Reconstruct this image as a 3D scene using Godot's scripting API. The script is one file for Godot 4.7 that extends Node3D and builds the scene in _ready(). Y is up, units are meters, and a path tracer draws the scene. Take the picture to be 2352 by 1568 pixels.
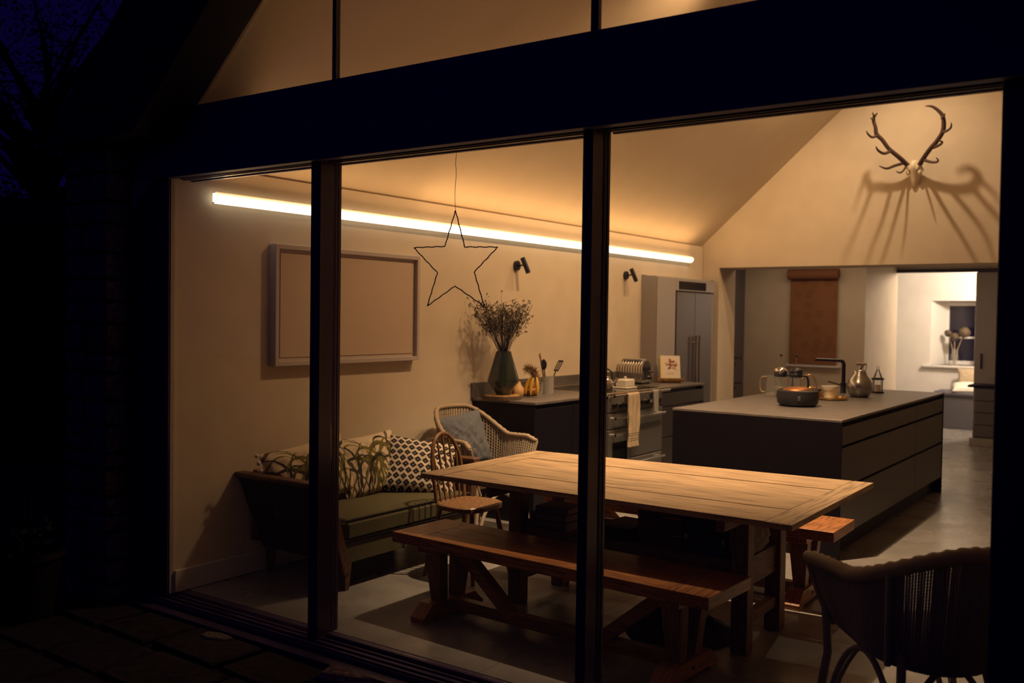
extends Node3D

# ---------------------------------------------------------------- mesh builder
class B:
	var v := PackedVector3Array()
	var n := PackedVector3Array()
	var uv := PackedVector2Array()
	var ix := PackedInt32Array()

	func flat(pts: Array) -> void:   # convex polygon, counter-clockwise seen from outside
		var nn: Vector3 = Vector3.ZERO
		for k in range(1, pts.size() - 1):
			nn += (pts[k] - pts[0]).cross(pts[k + 1] - pts[0])
		nn = nn.normalized()
		var s := v.size()
		for p in pts:
			v.append(p); n.append(nn); uv.append(Vector2(p.x + p.z, p.y))
		for k in range(1, pts.size() - 1):
			ix.append(s); ix.append(s + k + 1); ix.append(s + k)

	func vert(p: Vector3, nn: Vector3, t := Vector2.ZERO) -> int:
		v.append(p); n.append(nn); uv.append(t)
		return v.size() - 1

	func face(a: int, b: int, c: int) -> void:   # counter-clockwise
		ix.append(a); ix.append(c); ix.append(b)

	func box(c: Vector3, s: Vector3, bev := 0.0, bs := Basis()) -> B:
		var h: Vector3 = s * 0.5
		var e: float = minf(bev, minf(h.x, minf(h.y, h.z)) * 0.9)
		if e <= 0.0:
			for ax in 3:
				for sg in [-1.0, 1.0]:
					var u := (ax + 1) % 3
					var w := (ax + 2) % 3
					var pts := []
					for q in [[-1, -1], [1, -1], [1, 1], [-1, 1]]:
						var p := Vector3.ZERO
						p[ax] = h[ax] * sg; p[u] = h[u] * q[0]; p[w] = h[w] * q[1]
						pts.append(c + bs * p)
					if sg < 0: pts.reverse()
					flat(pts)
			return self
		for ax in 3:
			for sg in [-1.0, 1.0]:
				var u := (ax + 1) % 3
				var w := (ax + 2) % 3
				var pts := []
				for q in [[-1, -1], [1, -1], [1, 1], [-1, 1]]:
					var p := Vector3.ZERO
					p[ax] = h[ax] * sg; p[u] = (h[u] - e) * q[0]; p[w] = (h[w] - e) * q[1]
					pts.append(c + bs * p)
				if sg < 0: pts.reverse()
				flat(pts)
		for ax in 3:   # edges along ax
			var u := (ax + 1) % 3
			var w := (ax + 2) % 3
			for su in [-1.0, 1.0]:
				for sw in [-1.0, 1.0]:
					var pts := []
					for q in [[-1, 0], [1, 0], [1, 1], [-1, 1]]:
						var p := Vector3.ZERO
						p[ax] = (h[ax] - e) * q[0]
						p[u] = su * (h[u] - (e if q[1] == 1 else 0.0))
						p[w] = sw * (h[w] - (0.0 if q[1] == 1 else e))
						pts.append(c + bs * p)
					if su * sw > 0: pts.reverse()
					flat(pts)
		for sx in [-1.0, 1.0]:
			for sy in [-1.0, 1.0]:
				for sz in [-1.0, 1.0]:
					var pts := [c + bs * Vector3(sx * h.x, sy * (h.y - e), sz * (h.z - e)), c + bs * Vector3(sx * (h.x - e), sy * h.y, sz * (h.z - e)), c + bs * Vector3(sx * (h.x - e), sy * (h.y - e), sz * h.z)]
					if sx * sy * sz < 0: pts.reverse()
					flat(pts)
		return self

	func span(a: Vector3, b: Vector3, bev := 0.0) -> B:
		return box((a + b) * 0.5, (b - a).abs(), bev)

	func bar(a: Vector3, b: Vector3, w: float, d: float, bev := 0.0, side := Vector3.RIGHT) -> B:
		var y: Vector3 = (b - a).normalized()
		var x: Vector3 = (side - y * side.dot(y)).normalized()
		var z: Vector3 = x.cross(y)
		return box((a + b) * 0.5, Vector3(w, (b - a).length(), d), bev, Basis(x, y, z))

	# frustum-like bar: rectangle w0 x d0 at a, w1 x d1 at b, sides along world x and z
	func taper(a: Vector3, b: Vector3, w0: float, d0: float, w1: float, d1: float) -> B:
		var lo := []
		var hi := []
		for q in [[-1, -1], [1, -1], [1, 1], [-1, 1]]:
			lo.append(a + Vector3(q[0] * w0 / 2, 0, q[1] * d0 / 2))
			hi.append(b + Vector3(q[0] * w1 / 2, 0, q[1] * d1 / 2))
		var up: bool = b.y > a.y
		var sides := [[lo[0], lo[1], lo[2], lo[3]], [hi[3], hi[2], hi[1], hi[0]]]
		for k in 4:
			sides.append([lo[k], hi[k], hi[(k + 1) % 4], lo[(k + 1) % 4]])
		for f in sides:
			if not up: f.reverse()
			flat(f)
		return self

	# polygon in xz (any order), extruded from y0 to y1, top edge bevelled
	func slab(poly: Array, y0: float, y1: float, bev := 0.0) -> B:
		var a := 0.0
		var c := Vector2.ZERO
		for k in poly.size():
			var p: Vector2 = poly[k]
			var q: Vector2 = poly[(k + 1) % poly.size()]
			a += p.cross(q)
			c += p / poly.size()
		var pl := poly.duplicate()
		if a > 0: pl.reverse()    # counter-clockwise from above is clockwise in xz
		var top := []
		var rim := []
		var bot := []
		for p in pl:
			var d: Vector2 = (c - p).normalized() * bev * 1.4
			top.append(Vector3(p.x + d.x, y1, p.y + d.y))
			rim.append(Vector3(p.x, y1 - bev, p.y))
			bot.append(Vector3(p.x, y0, p.y))
		flat(top)
		var rb := bot.duplicate(); rb.reverse(); flat(rb)
		for k in pl.size():
			var j: int = (k + 1) % pl.size()
			flat([bot[k], bot[j], rim[j], rim[k]])
			if bev > 0: flat([rim[k], rim[j], top[j], top[k]])
		return self

	# convex polygon in xy, extruded from z0 to z1
	func prism(poly: Array, z0: float, z1: float) -> B:
		var a := 0.0
		for k in poly.size():
			a += poly[k].cross(poly[(k + 1) % poly.size()])
		var pl := poly.duplicate()
		if a < 0: pl.reverse()
		var f := []
		var b := []
		for p in pl:
			f.append(Vector3(p.x, p.y, maxf(z0, z1)))
			b.append(Vector3(p.x, p.y, minf(z0, z1)))
		flat(f)
		var rb := b.duplicate(); rb.reverse(); flat(rb)
		for k in pl.size():
			var j: int = (k + 1) % pl.size()
			flat([b[k], b[j], f[j], f[k]])
		return self

	func tube(pts: Array, r, sides := 8, cap := true) -> B:
		var m := pts.size()
		var t0: Vector3 = (pts[1] - pts[0]).normalized()
		var x: Vector3 = t0.cross(Vector3.UP if absf(t0.y) < 0.9 else Vector3.RIGHT).normalized()
		var start := v.size()
		for i in m:
			var t: Vector3 = ((pts[mini(i + 1, m - 1)] - pts[maxi(i - 1, 0)])).normalized()
			x = (x - t * x.dot(t)).normalized()
			var y: Vector3 = t.cross(x)
			var rr: float = r[i] if r is Array else r
			for k in sides + 1:
				var an := TAU * k / sides
				var d: Vector3 = x * cos(an) + y * sin(an)
				vert(pts[i] + d * rr, d, Vector2(float(k) / sides, float(i) / (m - 1)))
		var w := sides + 1
		for i in m - 1:
			for k in sides:
				var a := start + i * w + k
				face(a, a + 1, a + w)
				face(a + 1, a + w + 1, a + w)
		if cap:
			for e in [0, m - 1]:
				var s = start + e * w
				var nn: Vector3 = (pts[0] - pts[1]).normalized() if e == 0 else (pts[m - 1] - pts[m - 2]).normalized()
				var c := vert(pts[e], nn)
				var ring := []
				for k in sides: ring.append(vert(v[s + k], nn))
				for k in sides:
					if e == 0: face(c, ring[(k + 1) % sides], ring[k])
					else: face(c, ring[k], ring[(k + 1) % sides])
		return self

	# profile of (radius, y) from bottom to top, turned round the y axis through c
	func lathe(prof: Array, c := Vector3.ZERO, seg := 24, sx := 1.0, sz := 1.0) -> B:
		for i in prof.size() - 1:
			var p: Vector2 = prof[i]
			var q: Vector2 = prof[i + 1]
			var d := (q - p)
			var nn := Vector2(d.y, -d.x).normalized()
			var pn := nn
			var qn := nn
			if i > 0:
				var e: Vector2 = p - prof[i - 1]
				var en := Vector2(e.y, -e.x).normalized()
				if en.dot(nn) > 0.6: pn = (en + nn).normalized()
			if i < prof.size() - 2:
				var e2: Vector2 = prof[i + 2] - q
				var en2 := Vector2(e2.y, -e2.x).normalized()
				if en2.dot(nn) > 0.6: qn = (en2 + nn).normalized()
			var s := v.size()
			for k in seg + 1:
				var an := TAU * k / seg
				var cs := cos(an)
				var sn := sin(an)
				vert(c + Vector3(p.x * cs * sx, p.y, p.x * sn * sz), Vector3(pn.x * cs / sx, pn.y, pn.x * sn / sz).normalized(), Vector2(float(k) / seg, p.y))
				vert(c + Vector3(q.x * cs * sx, q.y, q.x * sn * sz), Vector3(qn.x * cs / sx, qn.y, qn.x * sn / sz).normalized(), Vector2(float(k) / seg, q.y))
			for k in seg:
				var a := s + k * 2
				if q.x > 0.0: face(a, a + 1, a + 3)
				if p.x > 0.0: face(a, a + 3, a + 2)
		return self

	# smooth grid; f(u, w) -> Vector3 ; front where d/du x d/dw points
	func grid(nu: int, nw: int, f: Callable) -> B:
		var s := v.size()
		var P := []
		for j in nw + 1:
			for i in nu + 1:
				P.append(f.call(float(i) / nu, float(j) / nw))
		for j in nw + 1:
			for i in nu + 1:
				var a: Vector3 = P[j * (nu + 1) + mini(i + 1, nu)] - P[j * (nu + 1) + maxi(i - 1, 0)]
				var b: Vector3 = P[mini(j + 1, nw) * (nu + 1) + i] - P[maxi(j - 1, 0) * (nu + 1) + i]
				var nn: Vector3 = a.cross(b)
				nn = nn.normalized() if nn.length() > 1e-12 else Vector3.UP
				vert(P[j * (nu + 1) + i], nn, Vector2(float(i) / nu, 1.0 - float(j) / nw))
		for j in nw:
			for i in nu:
				var a := s + j * (nu + 1) + i
				face(a, a + 1, a + nu + 2)
				face(a, a + nu + 2, a + nu + 1)
		return self

	func ball(c: Vector3, r: Vector3, nu := 14, nw := 9) -> B:
		return grid(nu, nw, func(a, b):
			var th: float = a * TAU
			var ph: float = (b - 0.5) * PI
			return c + Vector3(cos(ph) * cos(th) * r.x, sin(ph) * r.y, -cos(ph) * sin(th) * r.z))

	# a stuffed cushion w x h, thick d, in the xy plane, facing +z; corners a little pulled out
	func cushion(w: float, h: float, d: float, bs := Basis(), o := Vector3.ZERO, seed_ := 1, lump := 0.012) -> B:
		var no := FastNoiseLite.new()
		no.seed = seed_; no.frequency = 4.5
		for sg in [1.0, -1.0]:
			grid(26, 18, func(a, b):
				var x: float = a * 2 - 1
				var y: float = b * 2 - 1
				var k: float = pow(maxf(0.0, 1 - x * x), 0.42) * pow(maxf(0.0, 1 - y * y), 0.42)
				var pin: float = 1.0 - 0.07 * (1 - y * y) * absf(x) - 0.0
				var pin2: float = 1.0 - 0.07 * (1 - x * x) * absf(y)
				var l: float = no.get_noise_2d(x * 0.8, y * 0.8 + sg) * lump * k
				return o + bs * Vector3(x * sg * w / 2 * pin, y * h / 2 * pin2, sg * (k * d / 2 + l)))
		return self

	func mesh() -> ArrayMesh:
		var a := []
		a.resize(Mesh.ARRAY_MAX)
		a[Mesh.ARRAY_VERTEX] = v; a[Mesh.ARRAY_NORMAL] = n; a[Mesh.ARRAY_TEX_UV] = uv; a[Mesh.ARRAY_INDEX] = ix
		var m := ArrayMesh.new()
		m.add_surface_from_arrays(Mesh.PRIMITIVE_TRIANGLES, a)
		return m

# ---------------------------------------------------------------- scene helpers
var taken := {}
var M := {}
var rng := RandomNumberGenerator.new()

func numbered(called: String) -> String:
	if not taken.has(called):
		taken[called] = 0
		return called
	taken[called] += 1
	return "%s_%03d" % [called, taken[called]]

func tag(o: Node, label: String, category: String, group := "", kind := "") -> Node:
	if label: o.set_meta("label", label)
	if category: o.set_meta("category", category)
	if group: o.set_meta("group", group)
	if kind: o.set_meta("kind", kind)
	return o

func thing(called: String, label: String, category: String, at := Vector3.ZERO, turn := 0.0, group := "") -> Node3D:
	var o := Node3D.new()
	o.name = numbered(called)
	add_child(o, true)
	o.position = at
	o.rotation.y = turn
	tag(o, label, category, group)
	return o

func part(called: String, b, m: Material, parent: Node, at := Vector3.ZERO, label := "") -> MeshInstance3D:
	var o := MeshInstance3D.new()
	o.name = called
	o.mesh = b.mesh() if b is B else b
	o.material_override = null
	for s in o.mesh.get_surface_count(): o.set_surface_override_material(s, m)
	o.position = at
	parent.add_child(o, true)
	if label: o.set_meta("label", label)
	return o

func single(called: String, b, m: Material, label: String, category: String, at := Vector3.ZERO, group := "") -> MeshInstance3D:
	var o := part(numbered(called), b, m, self, at)
	tag(o, label, category, group)
	return o

func struct_node(called: String, label := "", category := "") -> Node3D:
	var o := Node3D.new()
	o.name = numbered(called)
	add_child(o, true)
	tag(o, label, category, "", "structure")
	return o

func struct(called: String, b, m: Material, label := "", category := "") -> MeshInstance3D:
	var o := part(numbered(called), b, m, self)
	tag(o, label, category, "", "structure")
	return o

func dup(root: Node3D, base_name: String, at: Vector3, turn: float, label: String, group := "") -> Node3D:
	var r: Node3D = root.duplicate()
	r.name = numbered(base_name)
	add_child(r, true)
	r.position = at
	r.rotation.y = turn
	r.set_meta("label", label)
	if group: r.set_meta("group", group)
	return r

func lin(r: float, g: float, b: float) -> Color:
	return Color(r, g, b).linear_to_srgb()

func noise_tex(seed_: int, freq: float, lo: float, hi: float, size := 256, octaves := 4, mid := -1.0) -> NoiseTexture2D:
	var f := FastNoiseLite.new()
	f.seed = seed_; f.frequency = freq; f.fractal_octaves = octaves
	f.noise_type = FastNoiseLite.TYPE_SIMPLEX_SMOOTH
	var g := Gradient.new()
	g.set_color(0, Color(lo, lo, lo)); g.set_color(1, Color(hi, hi, hi))
	if mid >= 0: g.add_point(0.5, Color(mid, mid, mid))
	var t := NoiseTexture2D.new()
	t.width = size; t.height = size; t.seamless = true; t.noise = f; t.color_ramp = g
	return t

func mat(key: String, c: Color, rough := 0.6, metal := 0.0) -> StandardMaterial3D:
	var m := StandardMaterial3D.new()
	m.resource_name = key
	m.albedo_color = c
	m.roughness = rough
	m.metallic = metal
	M[key] = m
	return m

func grain(m: StandardMaterial3D, t: Texture2D, sc: Vector3, bump: Texture2D = null, depth := 0.1, off := Vector3.ZERO) -> StandardMaterial3D:
	m.albedo_texture = t
	m.uv1_triplanar = true
	m.uv1_world_triplanar = true
	m.uv1_scale = sc
	m.uv1_offset = off
	if bump:
		m.heightmap_enabled = true
		m.heightmap_texture = bump
		m.heightmap_scale = depth
	return m

func glass(key: String, c: Color, alpha: float, rough := 0.02) -> StandardMaterial3D:
	var m := mat(key, Color(c.r, c.g, c.b, alpha), rough)
	m.transparency = BaseMaterial3D.TRANSPARENCY_ALPHA
	return m

func V(x: float, y: float, z: float) -> Vector3:
	return Vector3(x, y, z)

func curve(pts: Array, per := 6) -> Array:   # Catmull-Rom through the points
	var o := []
	for i in pts.size() - 1:
		var p0: Vector3 = pts[maxi(i - 1, 0)]
		var p1: Vector3 = pts[i]
		var p2: Vector3 = pts[i + 1]
		var p3: Vector3 = pts[mini(i + 2, pts.size() - 1)]
		for k in per:
			o.append(p1.cubic_interpolate(p2, p0, p3, float(k) / per))
	o.append(pts[pts.size() - 1])
	return o

func curve_r(r: Array, per := 6) -> Array:
	var o := []
	for i in r.size() - 1:
		for k in per: o.append(lerpf(r[i], r[i + 1], float(k) / per))
	o.append(r[r.size() - 1])
	return o

# ---------------------------------------------------------------- light levels
const LAMP := Vector3(1.0, 0.66, 0.37)       # warm halogen, linear
const STRIP := Vector3(1.0, 0.545, 0.215)     # warm white strip, linear

func _ready() -> void:
	rng.seed = 11
	set_view()
	set_light()
	materials()
	house_shell()
	far_rooms()
	outside()
	glazing()
	wall_things()
	kitchen_run()
	island()
	dining()
	sofa_corner()
	foreground_chair()

func set_view() -> void:
	var cam := Camera3D.new()
	cam.name = "camera"
	add_child(cam)
	cam.position = Vector3(4.5346, 1.5515, 3.2055)
	cam.basis = Basis(Vector3.UP, 0.6186) * Basis(Vector3.RIGHT, -0.0268) * Basis(Vector3.BACK, 0.0139)
	var half := 1568.0 / 2.0 / 2194.12
	var at := CameraAttributesPhysical.new()
	at.frustum_focal_length = 12.0 / half
	at.frustum_focus_distance = 4.9
	at.frustum_near = 0.05
	at.frustum_far = 200.0
	at.exposure_aperture = 2.4
	cam.attributes = at
	cam.fov = rad_to_deg(2.0 * atan(half))
	cam.near = 0.05
	cam.far = 200.0
	cam.current = true

func set_light() -> void:
	var we := WorldEnvironment.new()
	we.name = "environment"
	var e := Environment.new()
	e.background_mode = Environment.BG_COLOR
	e.background_color = lin(0.0018, 0.0006, 0.020)   # the last blue of dusk
	e.tonemap_mode = Environment.TONE_MAPPER_LINEAR
	e.tonemap_exposure = 1.0
	e.sdfgi_enabled = true
	e.ssao_enabled = true
	e.ssil_enabled = true
	we.environment = e
	add_child(we)
	# two spotlights on the ridge, above the frame
	spot("ridge_spotlight", V(2.19, 4.25, -5.95), V(2.3, 0.6, -6.0), 80.0, 2.9, Vector3(1.0, 0.71, 0.43), 0.035)
	spot("ridge_spotlight_001", V(2.12, 4.22, -2.0), V(2.1, 0.0, -2.65), 38.0, 35.0, LAMP, 0.03)
	# three more turned towards the long left wall
	for k in 3:
		spot("wall_washer", V(2.1, 4.22, [-2.9, -4.2, -5.2][k]), V(0.0, [1.7, 1.8, 1.9][k], [-2.65, -4.2, -5.8][k]), [42.0, 42.0, 58.0][k], [10.5, 5.2, 7.5][k], Vector3(1.0, 0.60, 0.285), 0.16)
	# the light strip along the left wall: shines out and up
	for k in 2:
		var a := AreaLight3D.new()
		a.name = ["strip_area", "strip_area_001"][k]
		add_child(a)
		a.area_size = Vector2([4.48, 1.78][k], 0.05)
		var p := V(0.105, 2.205, [-4.24, -1.11][k])
		a.look_at_from_position(p, p + V(0.62, 0.78, 0), Vector3.UP)
		a.light_color = lin(STRIP.x, STRIP.y, STRIP.z)
		a.light_energy = [1.95, 0.36][k]
		a.area_range = 20.0
		a.shadow_enabled = true
	# the lamp of the bright room behind the kitchen
	var o := OmniLight3D.new()
	o.name = "back_room_lamp"
	add_child(o)
	o.position = V(2.5, 2.3, -11.2)
	o.light_color = lin(1.0, 0.79, 0.60)
	o.light_energy = 3.7
	o.light_size = 0.09
	o.omni_range = 20.0
	o.omni_attenuation = 2.0
	o.shadow_enabled = true

	var h := AreaLight3D.new()
	h.name = "hall_ceiling_lamp"
	add_child(h)
	h.area_size = Vector2(3.0, 0.5)
	h.look_at_from_position(V(1.45, 2.41, -8.0), V(1.45, 0.0, -8.001), Vector3.FORWARD)
	h.light_color = lin(1.0, 0.68, 0.42)
	h.light_energy = 1.35
	h.area_range = 20.0
	h.shadow_enabled = true

func spot(called: String, at: Vector3, to: Vector3, angle: float, energy: float, c: Vector3, size: float) -> void:
	var s := SpotLight3D.new()
	s.name = numbered(called)
	add_child(s)
	s.look_at_from_position(at, to, Vector3.RIGHT)
	s.spot_angle = angle
	s.spot_angle_attenuation = 1.0
	s.spot_range = 20.0
	s.spot_attenuation = 2.0
	s.light_color = lin(c.x, c.y, c.z)
	s.light_energy = energy
	s.light_size = size
	s.shadow_enabled = true

# ---------------------------------------------------------------- materials
func materials() -> void:
	var n_wall := noise_tex(3, 0.02, 0.95, 1.0, 256, 4)
	var n_bump := noise_tex(5, 0.03, 0.0, 1.0, 256, 4)
	var n_wood := noise_tex(7, 0.018, 0.45, 1.0, 512, 5, 0.82)
	var n_old := noise_tex(9, 0.014, 0.52, 1.0, 512, 6, 0.88)
	var n_floor := noise_tex(15, 0.012, 0.84, 1.0, 512, 5)
	var n_rough := noise_tex(17, 0.02, 0.55, 1.0, 256, 4)
	var n_stone := noise_tex(19, 0.03, 0.45, 1.0, 256, 5)
	var n_cloth := noise_tex(23, 0.09, 0.70, 1.0, 256, 3)
	grain(mat("plaster", lin(0.68, 0.575, 0.435), 0.9), n_wall, Vector3(0.5, 0.5, 0.5), n_bump, 0.05)
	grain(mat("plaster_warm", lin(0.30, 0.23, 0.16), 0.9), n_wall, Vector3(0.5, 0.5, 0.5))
	grain(mat("plaster_white", lin(0.80, 0.78, 0.74), 0.9), n_wall, Vector3(0.5, 0.5, 0.5), n_bump, 0.05)
	var fl := grain(mat("concrete", lin(0.27, 0.255, 0.24), 0.38), n_floor, Vector3(0.45, 0.45, 0.45))
	fl.roughness_texture = n_rough
	mat("skirting", lin(0.62, 0.58, 0.52), 0.5)
	mat("frame_dark", lin(0.085, 0.058, 0.115), 0.36, 0.0)
	mat("beam_dark", lin(0.050, 0.035, 0.27), 0.55, 0.0)
	mat("roof_dark", lin(0.022, 0.016, 0.05), 0.8)
	mat("rubber", lin(0.008, 0.008, 0.010), 0.6)
	glass("pane", Color(0.9, 0.95, 0.95), 0.03, 0.0)
	grain(mat("stone", lin(0.50, 0.35, 0.32), 0.95), n_stone, Vector3(2.5, 2.5, 2.5), n_stone, 1.2)
	grain(mat("stone_ochre", lin(0.56, 0.34, 0.15), 0.95), n_stone, Vector3(2.5, 2.5, 2.5), n_stone, 1.2)
	grain(mat("stone_grey", lin(0.40, 0.31, 0.32), 0.95), n_stone, Vector3(2.5, 2.5, 2.5), n_stone, 1.2)
	grain(mat("mortar", lin(0.09, 0.075, 0.07), 1.0), n_stone, Vector3(6, 6, 6))
	grain(mat("paving", lin(0.045, 0.030, 0.036), 0.9), n_stone, Vector3(1.6, 1.6, 1.6), n_stone, 0.6)
	grain(mat("paving_pale", lin(0.36, 0.30, 0.22), 0.9), n_stone, Vector3(7, 7, 7), n_stone, 0.6)
	grain(mat("earth", lin(0.03, 0.025, 0.022), 1.0), n_stone, Vector3(1, 1, 1))
	mat("leaf_dark", lin(0.010, 0.014, 0.008), 0.8)
	mat("bark", lin(0.02, 0.017, 0.014), 0.9)
	# table: pale worn boards, grain along x or z
	for k in 3:
		var tn: float = [1.0, 0.9, 1.06][k]
		grain(mat("table_x%d" % k, lin(0.52 * tn, 0.35 * tn, 0.19 * tn), 0.55), n_old, Vector3(0.35, 6.0, 6.0), n_old, 0.12, Vector3(k * 0.37, k * 0.21, k * 0.13))
	grain(mat("table_z", lin(0.52, 0.35, 0.19), 0.55), n_old, Vector3(6.0, 6.0, 0.35), n_old, 0.12)
	for k in 2:
		var tn: float = [1.0, 0.86][k]
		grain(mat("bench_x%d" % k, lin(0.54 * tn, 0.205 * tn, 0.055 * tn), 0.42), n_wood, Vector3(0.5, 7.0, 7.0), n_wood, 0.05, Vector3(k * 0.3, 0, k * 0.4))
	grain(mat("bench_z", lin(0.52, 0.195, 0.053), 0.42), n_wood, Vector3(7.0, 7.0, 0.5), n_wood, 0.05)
	for key in ["bench_x0", "bench_x1", "bench_z"]:
		M[key].clearcoat_enabled = true
		M[key].clearcoat = 0.25
		M[key].clearcoat_roughness = 0.28
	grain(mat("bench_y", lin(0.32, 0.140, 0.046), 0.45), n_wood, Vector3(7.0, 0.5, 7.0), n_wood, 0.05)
	grain(mat("base_y", lin(0.25, 0.105, 0.050), 0.55), n_wood, Vector3(7.0, 0.6, 7.0), n_wood, 0.12)
	grain(mat("base_z", lin(0.25, 0.105, 0.050), 0.55), n_wood, Vector3(7.0, 7.0, 0.6), n_wood, 0.12)
	grain(mat("base_x", lin(0.20, 0.088, 0.045), 0.55), n_wood, Vector3(0.6, 7.0, 7.0), n_wood, 0.12)
	grain(mat("elm", lin(0.32, 0.165, 0.070), 0.4), n_wood, Vector3(5, 1, 5))
	grain(mat("sofa_wood", lin(0.17, 0.075, 0.040), 0.45), n_wood, Vector3(0.6, 5, 5))
	grain(mat("pine", lin(0.55, 0.30, 0.10), 0.5), n_wood, Vector3(3, 3, 3))
	grain(mat("pale_wood", lin(0.62, 0.47, 0.28), 0.5), n_wood, Vector3(3, 8, 3))
	grain(mat("bark_edge", lin(0.13, 0.075, 0.04), 0.9), n_old, Vector3(12, 12, 12), n_old, 0.8)
	# kitchen
	grain(mat("worktop", lin(0.135, 0.118, 0.110), 0.40), n_floor, Vector3(1.2, 1.2, 1.2))
	mat("cabinet_dark", lin(0.007, 0.006, 0.009), 0.42)
	M["cabinet_dark"].metallic_specular = 0.28
	mat("drawer_dark", lin(0.042, 0.034, 0.032), 0.36)
	mat("gap", lin(0.004, 0.004, 0.005), 0.9)
	mat("cabinet_grey", lin(0.36, 0.33, 0.31), 0.5)
	mat("cabinet_deep", lin(0.13, 0.12, 0.12), 0.5)
	mat("steel_grey", lin(0.30, 0.29, 0.28), 0.32, 0.75)
	mat("fridge_steel", lin(0.17, 0.15, 0.14), 0.45, 0.6)
	mat("steel", lin(0.62, 0.60, 0.57), 0.2, 1.0)
	mat("chrome", lin(0.80, 0.79, 0.77), 0.08, 1.0)
	mat("pewter", lin(0.42, 0.42, 0.40), 0.26, 1.0)
	mat("brass", lin(0.75, 0.50, 0.20), 0.22, 1.0)
	mat("copper", lin(0.36, 0.15, 0.06), 0.5, 1.0)
	mat("black_metal", lin(0.010, 0.010, 0.012), 0.35)
	mat("black_plastic", lin(0.012, 0.012, 0.013), 0.4)
	mat("cast_iron", lin(0.014, 0.013, 0.015), 0.5)
	mat("hob_black", lin(0.012, 0.012, 0.012), 0.06)
	mat("ceramic", lin(0.72, 0.68, 0.60), 0.3)
	mat("ceramic_grey", lin(0.30, 0.28, 0.26), 0.5)
	glass("clear_glass", Color(0.9, 0.92, 0.9), 0.10)
	glass("green_glass", lin(0.022, 0.032, 0.020), 0.60)
	glass("amber_glass", lin(0.22, 0.07, 0.015), 0.7)
	mat("grass_dry", lin(0.13, 0.10, 0.045), 0.9)
	mat("stem_dark", lin(0.045, 0.035, 0.018), 0.9)
	mat("pampas", lin(0.30, 0.16, 0.07), 0.95)
	mat("banana", lin(0.44, 0.25, 0.02), 0.5)
	mat("banana_tip", lin(0.06, 0.035, 0.015), 0.7)
	mat("orange_fruit", lin(0.42, 0.14, 0.03), 0.5)
	mat("squash", lin(0.50, 0.29, 0.12), 0.6)
	mat("succulent", lin(0.10, 0.14, 0.06), 0.7)
	mat("paper", lin(0.72, 0.68, 0.60), 0.8)
	mat("book_yellow", lin(0.80, 0.62, 0.03), 0.5)
	mat("blind_rust", lin(0.24, 0.10, 0.03), 0.9)
	grain(mat("linen_oat", lin(0.56, 0.44, 0.30), 0.95), n_cloth, Vector3(9, 9, 9), n_cloth, 0.15)
	grain(mat("linen_grey", lin(0.50, 0.48, 0.46), 0.95), n_cloth, Vector3(9, 9, 9), n_cloth, 0.15)
	mat("stripe_blue", lin(0.09, 0.08, 0.09), 0.95)
	# soft things
	grain(mat("velvet_green", lin(0.095, 0.080, 0.026), 0.9), n_cloth, Vector3(3, 3, 3), n_cloth, 0.2)
	M["velvet_green"].rim_enabled = true
	M["velvet_green"].rim = 0.5
	M["velvet_green"].rim_tint = 0.8
	grain(mat("velvet_dark", lin(0.040, 0.026, 0.022), 0.9), n_cloth, Vector3(4, 4, 4))
	grain(mat("denim", lin(0.150, 0.160, 0.185), 0.95), n_cloth, Vector3(9, 9, 9), n_cloth, 0.2)
	grain(mat("wicker_cream", lin(0.52, 0.42, 0.31), 0.75), n_cloth, Vector3(14, 14, 14))
	grain(mat("wicker_rim", lin(0.50, 0.38, 0.25), 0.8), n_cloth, Vector3(20, 20, 20), n_cloth, 0.4)
	grain(mat("wicker_grey", lin(0.36, 0.30, 0.28), 0.75), n_cloth, Vector3(14, 14, 14))
	grain(mat("blanket_dark", lin(0.035, 0.030, 0.045), 0.95), n_cloth, Vector3(8, 8, 8))
	grain(mat("bag_canvas", lin(0.42, 0.38, 0.31), 0.95), n_cloth, Vector3(9, 9, 9))
	grain(mat("coir", lin(0.30, 0.17, 0.045), 1.0), noise_tex(31, 0.2, 0.35, 1.0, 256, 2), Vector3(3, 3, 3), noise_tex(31, 0.2, 0.0, 1.0, 256, 2), 1.5)
	mat("cloth_white", lin(0.74, 0.70, 0.62), 0.95)
	mat("antler", lin(0.075, 0.04, 0.028), 0.55)
	mat("bone", lin(0.78, 0.66, 0.48), 0.6)
	mat("wire_rust", lin(0.035, 0.018, 0.012), 0.7)
	mat("picture_frame", lin(0.50, 0.44, 0.42), 0.5)
	mat("picture_mat", lin(0.54, 0.46, 0.40), 0.85)
	mat("picture_sheet", lin(0.56, 0.44, 0.33), 0.85)
	mat("allium", lin(0.12, 0.085, 0.05), 0.95)
	mat("white_gloss", lin(0.74, 0.72, 0.70), 0.4)
	glass("night_pane", lin(0.02, 0.02, 0.03), 0.35, 0.02)
	mat("seat_blue", lin(0.085, 0.080, 0.095), 0.8)
	var strip := mat("strip_glow", lin(0.9, 0.85, 0.75), 0.5)
	strip.emission_enabled = true
	# the diffuser is brightest below, where the diodes shine through
	var sg := Gradient.new()
	sg.set_color(0, Color(1.0, 0.98, 0.90))
	sg.set_color(1, lin(0.30, 0.16, 0.055))
	sg.add_point(0.55, Color(1.0, 0.96, 0.84))
	sg.add_point(0.80, lin(0.52, 0.33, 0.14))
	var gt := GradientTexture2D.new()
	gt.gradient = sg
	gt.width = 64
	gt.height = 4
	strip.emission_texture = gt
	strip.emission_operator = BaseMaterial3D.EMISSION_OP_MULTIPLY
	strip.emission = Color(1, 1, 1)
	strip.emission_energy_multiplier = 2.2
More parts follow.
